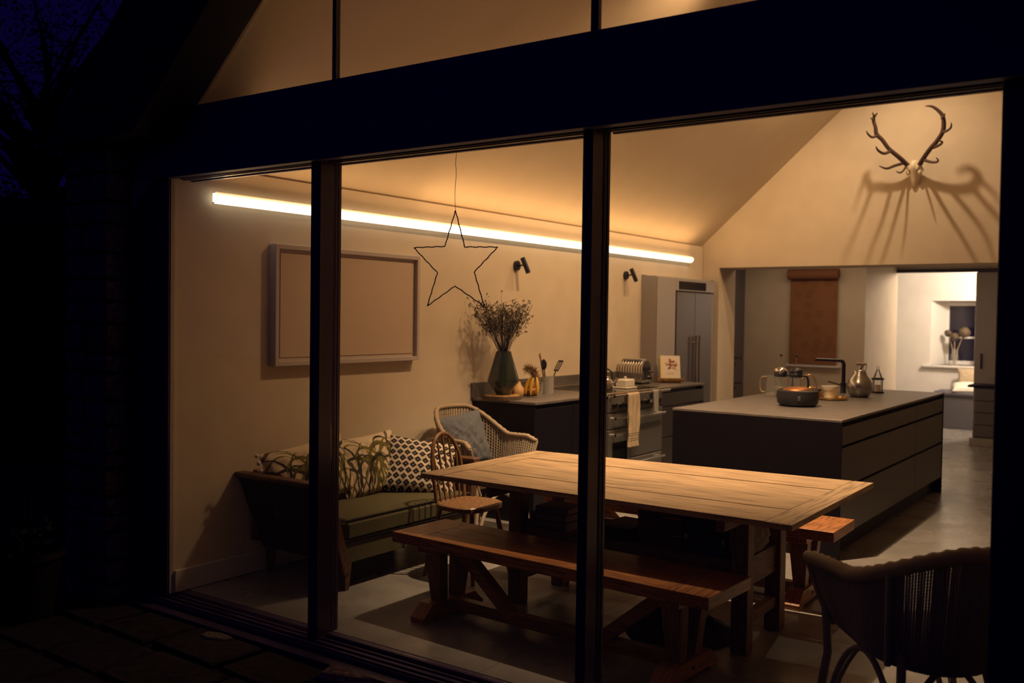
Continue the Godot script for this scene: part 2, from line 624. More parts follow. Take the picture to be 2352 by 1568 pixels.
	mat("strip_body", lin(0.62, 0.56, 0.46), 0.5)

# ---------------------------------------------------------------- the house
func house_shell() -> void:
	# floor: large polished concrete slabs with fine joints
	var fl := struct_node("floor", "polished grey concrete floor in very large slabs", "floor")
	var zs := [-0.07, -1.45, -4.95, -8.6, -13.2]
	var xs := [-1.2, 2.05, 6.0]
	for i in zs.size() - 1:
		for j in 2:
			part("slab", B.new().span(V(xs[j] + 0.0008, -0.12, zs[i + 1] + 0.0008), V(xs[j + 1] - 0.0008, 0.0, zs[i] - 0.0008)), M.concrete, fl)
	# left wall; a niche at the far end takes the tall units
	var b := B.new()
	b.span(V(-0.4, 0, -5.40), V(0, 2.362, 0.045))
	b.span(V(-0.4, 1.985, -6.86), V(0, 2.362, -5.40))
	b.span(V(-0.95, 0, -6.86), V(-0.85, 2.0, -5.40))
	b.span(V(-0.85, 0, -5.40), V(-0.4, 2.0, -5.30))
	struct("wall_left", b, M.plaster, "cream plastered long wall with the light strip and picture", "wall")
	struct("baseboard_left", B.new().span(V(0, 0.002, -2.6), V(0.015, 0.125, 0.018), 0.004), M.skirting, "low painted skirting board along the left wall", "skirting")
	b = B.new()
	b.span(V(4.5, 0, -6.86), V(4.9, 2.362, -0.2))
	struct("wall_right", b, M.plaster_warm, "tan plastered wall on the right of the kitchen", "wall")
	# back gable wall with its wide opening
	b = B.new()
	b.prism([Vector2(-1.0, 0), Vector2(0.199, 0), Vector2(0.199, 2.122), Vector2(-1.0, 2.122)], -7.34, -6.87)
	b.prism([Vector2(-0.42, 2.122), Vector2(4.92, 2.122), Vector2(4.92, 2.20), Vector2(2.25, 4.60), Vector2(-0.42, 2.20)], -7.34, -6.87)
	b.prism([Vector2(3.7, 0), Vector2(4.92, 0), Vector2(4.92, 2.122), Vector2(3.7, 2.122)], -7.34, -6.87)
	struct("wall_back", b, M.plaster, "cream gable wall with antlers above a wide opening", "wall")
	b = B.new()
	b.prism([Vector2(0.0, 2.383), Vector2(2.25, 4.392), Vector2(2.25, 4.65), Vector2(-0.6, 2.10), Vector2(-0.45, 1.98)], -6.90, 0.082)
	struct("ceiling", b, M.plaster, "sloping plastered ceiling rising from the left wall", "ceiling")
	b = B.new()
	b.prism([Vector2(4.5, 2.383), Vector2(2.25, 4.392), Vector2(2.25, 4.65), Vector2(5.1, 2.10), Vector2(4.95, 1.98)], -6.90, 0.082)
	struct("ceiling", b, M.plaster, "sloping plastered ceiling rising from the right wall", "ceiling")

func far_rooms() -> void:
	var b := B.new()
	# hall behind the opening
	b.span(V(-1.3, 0, -10.45), V(1.25, 2.5, -8.9))
	struct("wall_hall", b, M.plaster, "thick plain wall behind the opening with the rust blind", "wall")
	struct("ceiling_hall", B.new().span(V(-1.3, 2.42, -13.2), V(5.0, 2.55, -7.34)), M.plaster_white, "low white ceiling of the back rooms", "ceiling")
	struct("wall_hall_right", B.new().span(V(3.75, 0, -10.4), V(3.9, 2.42, -7.34)), M.plaster, "right wall of the back hall", "wall")
	struct("wall_hall_left", B.new().span(V(-1.3, 0, -8.9), V(-1.2, 2.42, -7.34)), M.plaster, "left wall of the back hall", "wall")
	b = B.new()
	b.span(V(2.24, 0, -10.6), V(3.9, 2.42, -10.45))
	b.span(V(1.25, 2.22, -10.6), V(2.24, 2.42, -10.45))
	struct("wall_partition", b, M.plaster, "partition wall beside the doorway to the bright room", "wall")
	struct("trim_1", B.new().span(V(1.22, 2.205, -10.44), V(3.3, 2.25, -10.38), 0.004), M.black_metal, "black sliding door track above the bright doorway", "rail")
	b = B.new().span(V(2.235, 0.01, -10.432), V(3.15, 2.20, -10.392), 0.004)
	var d := struct("door_1", b, M.cabinet_grey, "grey sliding door parked right of the bright doorway", "door")
	part("door_handle", B.new().bar(V(2.32, 0.95, -10.375), V(2.32, 1.15, -10.375), 0.02, 0.02, 0.004), M.black_metal, d)
	# bright room
	b = B.new()
	b.span(V(-1.3, 0, -12.75), V(1.30, 2.42, -12.3))
	b.span(V(1.97, 0, -12.75), V(5.0, 2.42, -12.3))
	b.span(V(1.30, 0, -12.75), V(1.97, 0.90, -12.3))
	b.span(V(1.30, 1.87, -12.75), V(1.97, 2.42, -12.3))
	b.flat([V(1.30, 0.9, -12.3), V(1.47, 0.9, -12.66), V(1.47, 1.87, -12.66), V(1.30, 1.87, -12.3)])
	b.flat([V(1.85, 0.9, -12.66), V(1.97, 0.9, -12.3), V(1.97, 1.87, -12.3), V(1.85, 1.87, -12.66)])
	struct("wall_far", b, M.plaster_white, "bright white wall of the far room round a deep window", "wall")
	struct("wall_far_left", B.new().span(V(-1.3, 0, -12.3), V(-1.2, 2.42, -10.45)), M.plaster_white, "left wall of the bright far room", "wall")
	struct("wall_far_right", B.new().span(V(4.9, 0, -12.75), V(5.0, 2.42, -10.45)), M.plaster_white, "right wall of the bright far room", "wall")
	var w := struct_node("window_5", "white sash window in a deep splayed reveal, black with night", "window")
	b = B.new()
	for x in [1.445, 1.86]: b.span(V(x, 0.90, -12.70), V(x + 0.045, 1.87, -12.64), 0.004)
	for y in [0.90, 1.80, 1.30]: b.span(V(1.445, y, -12.70), V(1.90, y + (0.03 if y > 1.0 and y < 1.5 else 0.06), -12.645), 0.004)
	part("window_frame", b, M.white_gloss, w)
	part("pane", B.new().span(V(1.45, 0.9, -12.675), V(1.9, 1.87, -12.669)), M.night_pane, w)
	part("window_sill", B.new().span(V(1.20, 0.862, -12.64), V(2.06, 0.90, -12.24), 0.006), M.white_gloss, w)
	# window seat
	var s := thing("window_seat", "dark grey upholstered bench under the bright far window", "bench", V(2.2, 0, -12.05))
	part("base", B.new().span(V(-0.72, 0.0, -0.24), V(1.6, 0.47, 0.24), 0.01), M.seat_blue, s)
	part("seat_pad", B.new().span(V(-0.74, 0.47, -0.245), V(1.6, 0.54, 0.26), 0.02), M.seat_blue, s)
	for k in 2:
		var bs := Basis(Vector3.UP, 0.2) * Basis(Vector3.RIGHT, [-1.25, -0.55][k])
		single("cushion", B.new().cushion(0.42, 0.30, 0.13, bs, Vector3.ZERO, 4 + k), M.linen_oat if k else M.cloth_white, ["cream cushion lying flat on the grey window seat", "oatmeal cushion propped up behind the flat one on window seat"][k], "cushion", V(1.90 + k * 0.03, [0.60, 0.74][k], [-11.95, -12.14][k]))
	# vase of seed heads on the sill
	var vs := thing("glass_vase", "clear glass vase on the far window sill", "vase", V(1.62, 0.90, -12.42))
	part("vase_body", B.new().lathe([Vector2(0.0, 0.004), Vector2(0.05, 0.004), Vector2(0.055, 0.02), Vector2(0.055, 0.15), Vector2(0.035, 0.20), Vector2(0.04, 0.24)], Vector3.ZERO, 20), M.clear_glass, vs)
	var fw := thing("dried_alliums", "three dried round allium heads in the glass vase", "dried flowers", V(1.62, 0.91, -12.42))
	for q in [[-0.10, 0.47, 0.0, 0.052], [0.0, 0.42, 0.03, 0.062], [0.13, 0.485, 0.0, 0.082]]:
		part("stem", B.new().tube([V(q[0] * 0.1, 0.0, 0), V(q[0] * 0.35, 0.25, q[2] * 0.5), V(q[0], q[1], q[2])], 0.006, 6), M.pale_wood, fw)
		var hd := B.new()
		hd.ball(V(q[0], q[1], q[2]), Vector3.ONE * q[3] * 0.85, 12, 8)
		for k in 130:
			var dd := Vector3(rng.randfn(), rng.randfn(), rng.randfn()).normalized()
			hd.tube([V(q[0], q[1], q[2]) + dd * q[3] * 0.7, V(q[0], q[1], q[2]) + dd * q[3] * rng.randf_range(0.95, 1.1)], [0.003, 0.006], 4)
		part("seed_head", hd, M.allium, fw)
	# low grey chest of drawers by the partition
	var c := thing("drawer_chest", "low dark chest of drawers in the hall beside the bright doorway", "chest", V(2.62, 0, -10.12))
	part("body", B.new().span(V(-0.30, 0.1, -0.2), V(0.6, 0.735, 0.2), 0.004), M.cabinet_deep, c)
	part("top", B.new().span(V(-0.37, 0.735, -0.22), V(0.62, 0.765, 0.22), 0.004), M.cabinet_dark, c)
	part("plinth", B.new().span(V(-0.34, 0.0, -0.2), V(0.6, 0.1, 0.21), 0.004), M.cabinet_grey, c)
	for k in 4:
		var dr := part("drawer", B.new().span(V(-0.285, 0.12 + k * 0.152, 0.2), V(0.56, 0.26 + k * 0.152, 0.215), 0.004), M.cabinet_deep, c)
		part("handle", B.new().bar(V(-0.02, 0.2 + k * 0.152, 0.23), V(0.12, 0.2 + k * 0.152, 0.23), 0.012, 0.016, 0.002, Vector3.UP), M.steel, dr)
	# tall dark cupboard on the hall's left
	var t := thing("hall_cupboard", "tall dark grey cupboard seen behind the left jamb of opening", "cupboard", V(-0.75, 0, -8.2))
	part("body", B.new().span(V(-0.44, 0, -0.695), V(0.43, 2.41, 0.8)), M.cabinet_deep, t)
	part("door", B.new().span(V(0.43, 1.05, -0.69), V(0.45, 2.38, 0.78), 0.003), M.cabinet_deep, t)
	for k in 3:
		var dr := part("drawer", B.new().span(V(0.43, 0.08 + k * 0.32, -0.69), V(0.45, 0.38 + k * 0.32, 0.78), 0.003), M.cabinet_deep, t)
		part("handle", B.new().span(V(0.45, 0.33 + k * 0.32, -0.4), V(0.47, 0.345 + k * 0.32, 0.4), 0.003), M.black_metal, dr)
	# rust-coloured roman blind
	var bl := thing("roman_blind", "rust brown roman blind with faint floral print on hall wall", "blind", V(0.62, 0, -8.89))
	part("blind_cloth", B.new().grid(24, 30, func(a, q):
		return V(-0.298 + a * 0.596, 0.995 + q * 1.10, 0.03 + 0.004 * sin(a * 9.0 + q * 3.0))), M.blind_print if M.has("blind_print") else blind_print(), bl)
	part("blind_roll", B.new().tube([V(-0.318, 2.13, 0.06), V(0.318, 2.13, 0.06)], 0.068, 20), M.blind_rust, bl)
	part("bottom_bar", B.new().span(V(-0.298, 0.985, 0.018), V(0.298, 1.004, 0.042), 0.004), M.blind_rust, bl)
	struct("window_6", B.new().span(V(0.28, 0.955, -8.905), V(0.97, 0.985, -8.85), 0.004), M.white_gloss, "pale window sill under the rust blind", "window sill")

func blind_print() -> StandardMaterial3D:
	var im := Image.create(128, 256, false, Image.FORMAT_RGB8)
	im.fill(Color(0.95, 0.95, 0.95))
	var r := RandomNumberGenerator.new()
	r.seed = 5
	for k in 26:
		var c := Vector2(r.randf() * 128, r.randf() * 256)
		for p in 5:
			var d := Vector2.from_angle(TAU * p / 5 + k)
			for i in range(-5, 6):
				for j in range(-5, 6):
					var q := c + d * 7 + Vector2(i, j)
					if Vector2(i, j).length() < 5.0 and q.x >= 0 and q.y >= 0 and q.x < 128 and q.y < 256:
						im.set_pixel(int(q.x), int(q.y), Color(0.90, 0.87, 0.84) if k % 2 else Color(0.89, 0.88, 0.86))
	var m := mat("blind_print", lin(0.30, 0.135, 0.040), 0.9)
	m.albedo_texture = ImageTexture.create_from_image(im)
	return m

# ---------------------------------------------------------------- outside, in the dark
func outside() -> void:
	var g := struct("ground", B.new().span(V(-30, -0.4, -30), V(-0.75, -0.075, 20)).span(V(-0.75, -0.4, 0.16), V(30, -0.075, 20)), M.earth, "dark earth and yard in front of the house", "ground")
	# irregular paving in front of the glass
	var xs := [-0.9, -0.45, 0.02, 0.46, 0.98, 1.44, 1.98, 2.5]
	var zs := [0.19, 0.50, 0.86, 1.30, 1.75]
	for j in zs.size() - 1:
		for i in xs.size() - 1:
			if j == 0 and i == 0: continue
			var sh: float = 0.14 * (j % 2)
			var jit := func() -> float: return rng.randf_range(-0.03, 0.03)
			var x0: float = xs[i] + sh + 0.008
			var x1: float = xs[i + 1] + sh - 0.008
			var poly := [Vector2(x0 + absf(jit.call()), zs[j] + 0.008), Vector2(x1, zs[j] + absf(jit.call()) + 0.008), Vector2(x1 - absf(jit.call()), zs[j + 1] - 0.008), Vector2(x0, zs[j + 1] - 0.008 - absf(jit.call()))]
			part("paving_stone", B.new().slab(poly, -0.09, -0.052 + rng.randf_range(-0.006, 0.008), 0.008), M.paving, g)
	part("paving_stone", B.new().slab([Vector2(1.42, 0.21), Vector2(1.56, 0.19), Vector2(1.74, 0.24), Vector2(1.62, 0.30), Vector2(1.46, 0.33)], -0.06, -0.012, 0.02), M.stone, g)
	part("paving_stone", B.new().slab([Vector2(0.585, 0.235), Vector2(0.66, 0.205), Vector2(0.76, 0.215), Vector2(0.745, 0.265), Vector2(0.66, 0.30), Vector2(0.60, 0.29)], -0.055, -0.034, 0.006), M.paving_pale, g)
	# stone pier left of the glass: coursed rubble
	var p := struct_node("wall_outside", "coursed rubble stone pier at the left of the glazing", "wall")
	part("core", B.new().span(V(-0.72, -0.2, 0.06), V(-0.312, 2.46, 0.222)).span(V(-0.74, -0.2, -6.9), V(-0.40, 2.36, 0.10)), M.mortar, p)
	var y := -0.10
	var row := 0
	var ms := [M.stone, M.stone_grey, M.stone, M.stone, M.stone_ochre]
	while y < 2.40:
		var h: float = rng.randf_range(0.085, 0.165)
		if y + h > 2.44: h = 2.45 - y
		var split: float = rng.randf_range(-0.57, -0.47)
		var m: Material = ms[4] if row in [5, 11] else ms[rng.randi() % 4]
		part("stone", rough_stone(V(split + 0.009, y + 0.007, 0.09), V(-0.298 + rng.randf_range(-0.008, 0.006), y + h - 0.007, 0.236 + rng.randf_range(-0.006, 0.008)), row), m, p)
		if h > 0.13 and row % 3 == 1:
			var c: float = y + h * rng.randf_range(0.4, 0.6)
			part("stone", rough_stone(V(-0.722, y + 0.007, 0.09), V(split - 0.009, c - 0.006, 0.235), row + 50), ms[rng.randi() % 4], p)
			part("stone", rough_stone(V(-0.722, c + 0.006, 0.09), V(split - 0.009, y + h - 0.007, 0.237), row + 70), ms[rng.randi() % 4], p)
		else:
			part("stone", rough_stone(V(-0.722, y + 0.007, 0.09), V(split - 0.009, y + h - 0.007, 0.236), row + 90), ms[rng.randi() % 4], p)
		y += h
		row += 1
	# roof verge over the gable
	var b := B.new()
	b.prism([Vector2(-0.80, 2.46), Vector2(0.086, 2.46), Vector2(2.25, 4.392), Vector2(2.25, 5.05), Vector2(-0.74, 2.50)], 0.083, 0.34)
	b.prism([Vector2(5.30, 2.46), Vector2(4.414, 2.46), Vector2(2.25, 4.392), Vector2(2.25, 5.05), Vector2(5.24, 2.50)], 0.083, 0.34)
	b.prism([Vector2(-0.80, 2.46), Vector2(-0.40, 2.46), Vector2(2.25, 4.72), Vector2(2.25, 5.05), Vector2(-0.74, 2.50)], -7.4, 0.083)
	b.prism([Vector2(5.30, 2.46), Vector2(4.90, 2.46), Vector2(2.25, 4.72), Vector2(2.25, 5.05), Vector2(5.24, 2.50)], -7.4, 0.083)
	struct("roof", b, M.roof_dark, "dark roof verge overhanging the glazed gable", "roof")
	# potted plant at the far left
	var pot := thing("plant_pot", "dark tapered plant pot at the foot of the stone pier", "pot", V(-0.40, -0.05, 0.62))
	part("pot_body", B.new().lathe([Vector2(0, 0), Vector2(0.125, 0), Vector2(0.165, 0.30), Vector2(0.185, 0.31), Vector2(0.185, 0.345), Vector2(0.165, 0.345), Vector2(0.16, 0.30), Vector2(0, 0.30)], Vector3.ZERO, 28), M.cast_iron, pot)
	var pl := thing("potted_plant", "leafy plant with thin canes in the dark pot", "plant", V(-0.40, 0.25, 0.62))
	for k in 3:
		part("cane", B.new().tube([V(-0.05 + k * 0.05, -0.02, 0.02), V(-0.07 + k * 0.06, 0.52 + 0.1 * (k % 2), 0.0)], 0.004, 5), M.bark, pl)
	part("foliage", leaf_cloud(240, V(0, 0.10, 0), V(0.17, 0.12, 0.17), 0.045, 3), M.leaf_dark, pl).set_meta("kind", "stuff")
	# hedge and tree against the last light of the sky
	var he := thing("hedge", "tall black hedge to the left of the house", "hedge", V(-6.2, -0.08, -3.0))
	part("hedge_body", B.new().box(V(0, 1.45, 0), V(7.5, 2.9, 1.2), 0.3, Basis(Vector3.UP, 0.75)), M.leaf_dark, he)
	part("foliage", leaf_cloud(5200, V(0, 2.6, 0), V(4.2, 0.75, 1.0), 0.09, 8, Basis(Vector3.UP, 0.75)), M.leaf_dark, he).set_meta("kind", "stuff")
	var tr := thing("tree", "bare-twigged leafy tree silhouetted against the dark blue sky", "tree", V(-11.6, -0.08, -5.6))
	tr.scale = Vector3.ONE * 1.2
	part("trunk", B.new().tube([V(0, 0, 0), V(0.1, 2.4, 0), V(0.05, 4.2, 0.1)], [0.22, 0.16, 0.10], 10), M.bark, tr)
	var br := B.new()
	for k in 46:
		var a: float = rng.randf() * TAU
		var y0: float = rng.randf_range(2.6, 4.2)
		var d := V(cos(a), rng.randf_range(0.5, 1.4), sin(a)).normalized()
		var L: float = rng.randf_range(1.6, 3.6)
		var s := V(0.07, y0, 0.05)
		var mid := s + d * L * 0.5 + V(rng.randf_range(-0.2, 0.2), 0.1, rng.randf_range(-0.2, 0.2))
		var e := s + d * L
		br.tube([s, mid, e], [0.06, 0.03, 0.008], 5)
		for j in 5:
			var f: Vector3 = s.lerp(e, rng.randf_range(0.35, 1.0))
			br.tube([f, f + V(rng.randfn(), rng.randfn() * 0.6, rng.randfn()).normalized() * rng.randf_range(0.4, 1.1)], [0.014, 0.004], 4)
	part("branches", br, M.bark, tr).set_meta("kind", "stuff")
	part("foliage", leaf_cloud(5200, V(0, 5.0, 0), V(2.6, 2.7, 2.6), 0.075, 21), M.leaf_dark, tr).set_meta("kind", "stuff")

func rough_stone(a: Vector3, b: Vector3, seed_: int) -> B:
	var o := B.new()
	var no := FastNoiseLite.new()
	no.seed = seed_ * 7 + 3
	no.frequency = 7.0
	var c := (a + b) / 2
	var h := (b - a) / 2
	var put := func(d: Vector3) -> Vector3:   # rounded box pushed about by noise
		var q := d / maxf(absf(d.x), maxf(absf(d.y), absf(d.z)))
		var r := d.normalized() * 1.22
		var m := q.lerp(V(clampf(r.x, -1, 1), clampf(r.y, -1, 1), clampf(r.z, -1, 1)), 0.35)
		return c + m * h + d.normalized() * no.get_noise_3dv(m * h * 2.2) * 0.014
	for ax in 3:
		for sg in [-1.0, 1.0]:
			if ax == 2 and sg < 0: continue
			o.grid(5, 5, func(u, w):
				var d := Vector3.ZERO
				d[ax] = sg
				d[(ax + 1) % 3] = (u * 2 - 1) * sg
				d[(ax + 2) % 3] = w * 2 - 1
				return put.call(d))
	return o

func leaf_cloud(count: int, c: Vector3, r: Vector3, size: float, seed_: int, bs := Basis()) -> B:
	var q := RandomNumberGenerator.new()
	q.seed = seed_
	var o := B.new()
	for k in count:
		var d := V(q.randfn(), q.randfn(), q.randfn()).normalized() * pow(q.randf(), 0.45)
		var p := c + bs * (d * r)
		var a := V(q.randfn(), q.randfn(), q.randfn()).normalized()
		var b := a.cross(V(q.randfn(), q.randfn(), q.randfn())).normalized()
		var s: float = size * q.randf_range(0.6, 1.3)
		o.flat([p - a * s * 0.5, p + b * s * 0.24 , p + a * s * 0.5, p - b * s * 0.24])
	return o

# ---------------------------------------------------------------- the glazed gable
func glazing() -> void:
	var fr: Material = M.frame_dark
	# the deep beam over the doors
	var b := B.new()
	b.span(V(-0.44, 2.2695, 0.03), V(5.0, 2.629, 0.085), 0.003)
	b.span(V(-0.44, 2.312, -0.25), V(5.0, 2.60, 0.03))
	struct("trim_2", b, M.beam_dark, "deep dark beam across the front above the glass doors", "beam")
	# left post
	b = B.new()
	b.span(V(-0.312, -0.06, 0.046), V(-0.14, 2.30, 0.070), 0.003)
	b.span(V(-0.14, -0.06, 0.046), V(-0.003, 2.30, 0.058), 0.002)
	b.span(V(-0.118, -0.06, 0.055), V(-0.108, 2.28, 0.064))
	struct("trim_3", b, fr, "dark frame post between the stone pier and the glass", "post")
	# right post and wall
	b = B.new()
	b.span(V(4.055, -0.06, -0.16), V(4.20, 2.30, 0.03), 0.003)
	struct("trim_4", b, fr, "dark frame post at the right end of the glass", "post")
	struct("wall_front", B.new().span(V(4.2, -0.06, -0.2), V(5.2, 2.46, 0.06)), M.beam_dark, "dark clad front wall right of the glass", "wall")
	# threshold track
	b = B.new()
	b.span(V(-0.30, -0.12, -0.07), V(4.06, -0.002, -0.03), 0.003)
	b.span(V(-0.30, -0.12, -0.03), V(4.06, -0.022, 0.10), 0.003)
	b.span(V(-0.30, -0.12, 0.10), V(4.06, -0.045, 0.17), 0.003)
	for z in [0.0, 0.045, 0.085]: b.span(V(-0.30, -0.03, z - 0.006), V(4.06, -0.012, z + 0.006), 0.002)
	struct("trim_5", b, fr, "dark ribbed threshold track along the foot of the glass", "threshold")
	# three tall panels
	var w := struct_node("window_1", "fixed glass panel at the left before the sofa", "window")
	part("top_rail", rail(-0.003, 1.085, 2.266, -0.10, -0.01), fr, w)
	part("mullion", mullion(1.085, 1.150), fr, w)
	part("pane", B.new().span(V(-0.003, 0.0, 0.018), V(1.085, 2.28, 0.024)), M.pane, w)
	w = struct_node("window_2", "middle glass panel with the wire star behind it", "window")
	part("top_rail", rail(1.150, 2.600, 2.266, -0.10, -0.01), fr, w)
	part("mullion", mullion(2.600, 2.645), fr, w)
	part("pane", B.new().span(V(1.15, 0.0, -0.053), V(2.6, 2.27, -0.047)), M.pane, w)
	w = struct_node("window_3", "wide sliding glass door panel at the right", "window")
	part("top_rail", rail(2.645, 4.055, 2.276, -0.135, -0.06), fr, w)
	part("head_track", B.new().span(V(2.645, 2.300, -0.055), V(4.055, 2.33, 0.03), 0.003), M.frame_dark, w)
	part("pane", B.new().span(V(2.645, 0.0, -0.098), V(4.055, 2.28, -0.092)), M.pane, w)
	# gable lights above the beam
	w = struct_node("window_4", "three gable panes above the beam under the sloping roof", "window")
	part("mullion", B.new().span(V(1.273, 2.60, 0.055), V(1.297, 3.53, 0.085), 0.002), fr, w)
	part("mullion", B.new().span(V(2.656, 2.60, 0.06), V(2.690, 4.02, 0.085), 0.002), fr, w)
	part("pane", B.new().prism([Vector2(0.24, 2.60), Vector2(1.273, 2.60), Vector2(1.273, 3.52)], 0.062, 0.068), M.pane, w)
	part("pane", B.new().prism([Vector2(1.297, 2.60), Vector2(2.656, 2.60), Vector2(2.656, 4.02), Vector2(2.25, 4.39), Vector2(1.297, 3.54)], 0.062, 0.068), M.pane, w)
	part("pane", B.new().prism([Vector2(2.69, 2.60), Vector2(4.25, 2.60), Vector2(2.69, 3.99)], 0.062, 0.068), M.pane, w)

func rail(x0: float, x1: float, y: float, z0: float, z1: float) -> B:
	var b := B.new()
	b.span(V(x0, y + 0.006, z0), V(x1, 2.33, z1), 0.002)
	b.span(V(x0, y, z0), V(x1, y + 0.02, z0 + 0.02), 0.002)
	b.span(V(x0, y + 0.002, z1 - 0.03), V(x1, y + 0.02, z1 - 0.016), 0.002)
	return b

func mullion(x0: float, x1: float) -> B:
	var b := B.new()
	b.span(V(x0, -0.03, -0.11), V(x1 - 0.004, 2.30, 0.03), 0.003)
	for z in [-0.105, -0.075, -0.064]:
		b.span(V(x0 + 0.01, -0.03, z), V(x1, 2.29, z + 0.006 + (0.012 if z < -0.1 else 0.0)), 0.001)
	b.span(V(x0, -0.03, 0.026), V(x1, 2.30, 0.034), 0.002)
	return b

# ---------------------------------------------------------------- on the walls
func wall_things() -> void:
	# light strip
	var t := thing("light_strip", "long glowing light strip along the top of left wall", "light", V(0, 2.195, -3.352))
	part("housing", B.new().span(V(0.0, -0.030, -3.13), V(0.022, 0.030, 3.13), 0.003), M.strip_body, t)
	var pr := []
	for k in 13:
		var a: float = PI * (k / 12.0 - 0.5)
		pr.append([0.034 * cos(a), 0.034 * sin(a)])
	var b := B.new()
	b.grid(12, 60, func(u, w):
		var a: float = PI * (u - 0.5)
		return V(0.022 + 0.040 * cos(a), 0.034 * sin(a), 3.138 - 6.276 * w))
	b.box(V(0.03, 0, 3.138), V(0.03, 0.05, 0.002))
	b.box(V(0.03, 0, -3.138), V(0.03, 0.05, 0.002))
	part("diffuser", b, M.strip_glow, t)
	for z in [-1.05, 1.05]:
		part("joint", B.new().span(V(0.0, -0.0345, z - 0.004), V(0.024, 0.0345, z + 0.004)), M.strip_body, t)
	# picture
	t = thing("picture", "large blank pale picture in a white box frame", "picture", V(0, 1.596, -1.292))
	b = B.new()
	for s in [-1.0, 1.0]:
		b.span(V(0.0, -0.368, s * 0.642 - 0.014), V(0.06, 0.368, s * 0.642 + 0.014), 0.002)
		b.span(V(0.0, s * 0.354 - 0.014, -0.63), V(0.06, s * 0.354 + 0.014, 0.63), 0.002)
	part("frame", b, M.picture_frame, t)
	part("mount", B.new().span(V(0.002, -0.345, -0.63), V(0.03, 0.345, 0.63)), M.picture_mat, t)
	part("sheet", B.new().span(V(0.03, -0.318, -0.60), V(0.036, 0.318, 0.60), 0.002), M.picture_sheet, t)
	# two small black wall spotlights
	for k in 2:
		var s := thing("wall_spotlight", ["small black wall spotlight beside the wire star", "small black wall spotlight left of the tall grey cabinet"][k], "wall light", V(0, 1.964, [-3.206, -5.06][k]), 0.0, "black wall spotlights")
		part("wall_plate", disc_x(0.0, 0.022, 0.04), M.black_metal, s)
		part("arm", B.new().tube([V(0.02, 0, 0), V(0.085, 0.002, 0)], 0.007, 8), M.black_metal, s)
		part("lamp_head", B.new().tube([V(0.070, 0.062, 0.008), V(0.118, -0.062, -0.012)], 0.021, 16), M.black_metal, s)
	# wire star on its thread, inside the middle panel
	t = thing("wire_star", "five-pointed star of rusty twisted wire hanging inside the glass", "ornament", V(1.763, 1.832, -0.22))
	var pts := []
	var R := [[0.005, 0.198], [0.062, 0.030], [0.248, 0.024], [0.118, -0.085], [0.178, -0.24], [0.008, -0.147], [-0.158, -0.24], [-0.098, -0.085], [-0.245, 0.036], [-0.055, 0.036]]
	for k in 10:
		pts.append(V(R[k][0], R[k][1], 0))
	b = B.new()
	for k in 10:
		var p: Vector3 = pts[k]
		var q: Vector3 = pts[(k + 1) % 10]
		for st in 2:
			var tw := []
			for i in 25:
				var f: float = i / 24.0
				var an: float = f * (q - p).length() * 240.0 + st * PI
				var d: Vector3 = (q - p).normalized()
				tw.append(p.lerp(q, f) + (d.cross(Vector3.BACK) * cos(an) + Vector3.BACK * sin(an)) * 0.0016 + d.cross(Vector3.BACK) * 0.0012 * sin(f * 21.0 + k))
			b.tube(tw, 0.0019, 5)
	part("star_frame", b, M.wire_rust, t)
	part("hanging_wire", B.new().tube(curve([V(0.005, 0.198, 0), V(0.002, 0.27, 0.002), V(0.006, 0.36, 0), V(0.003, 0.42, 0), V(0.008, 0.481, 0)]), 0.0012, 5), M.wire_rust, t)
	antlers()

func disc_x(x0: float, x1: float, r: float) -> B:
	return B.new().tube([V(x0, 0, 0), V(x1, 0, 0)], r, 24)

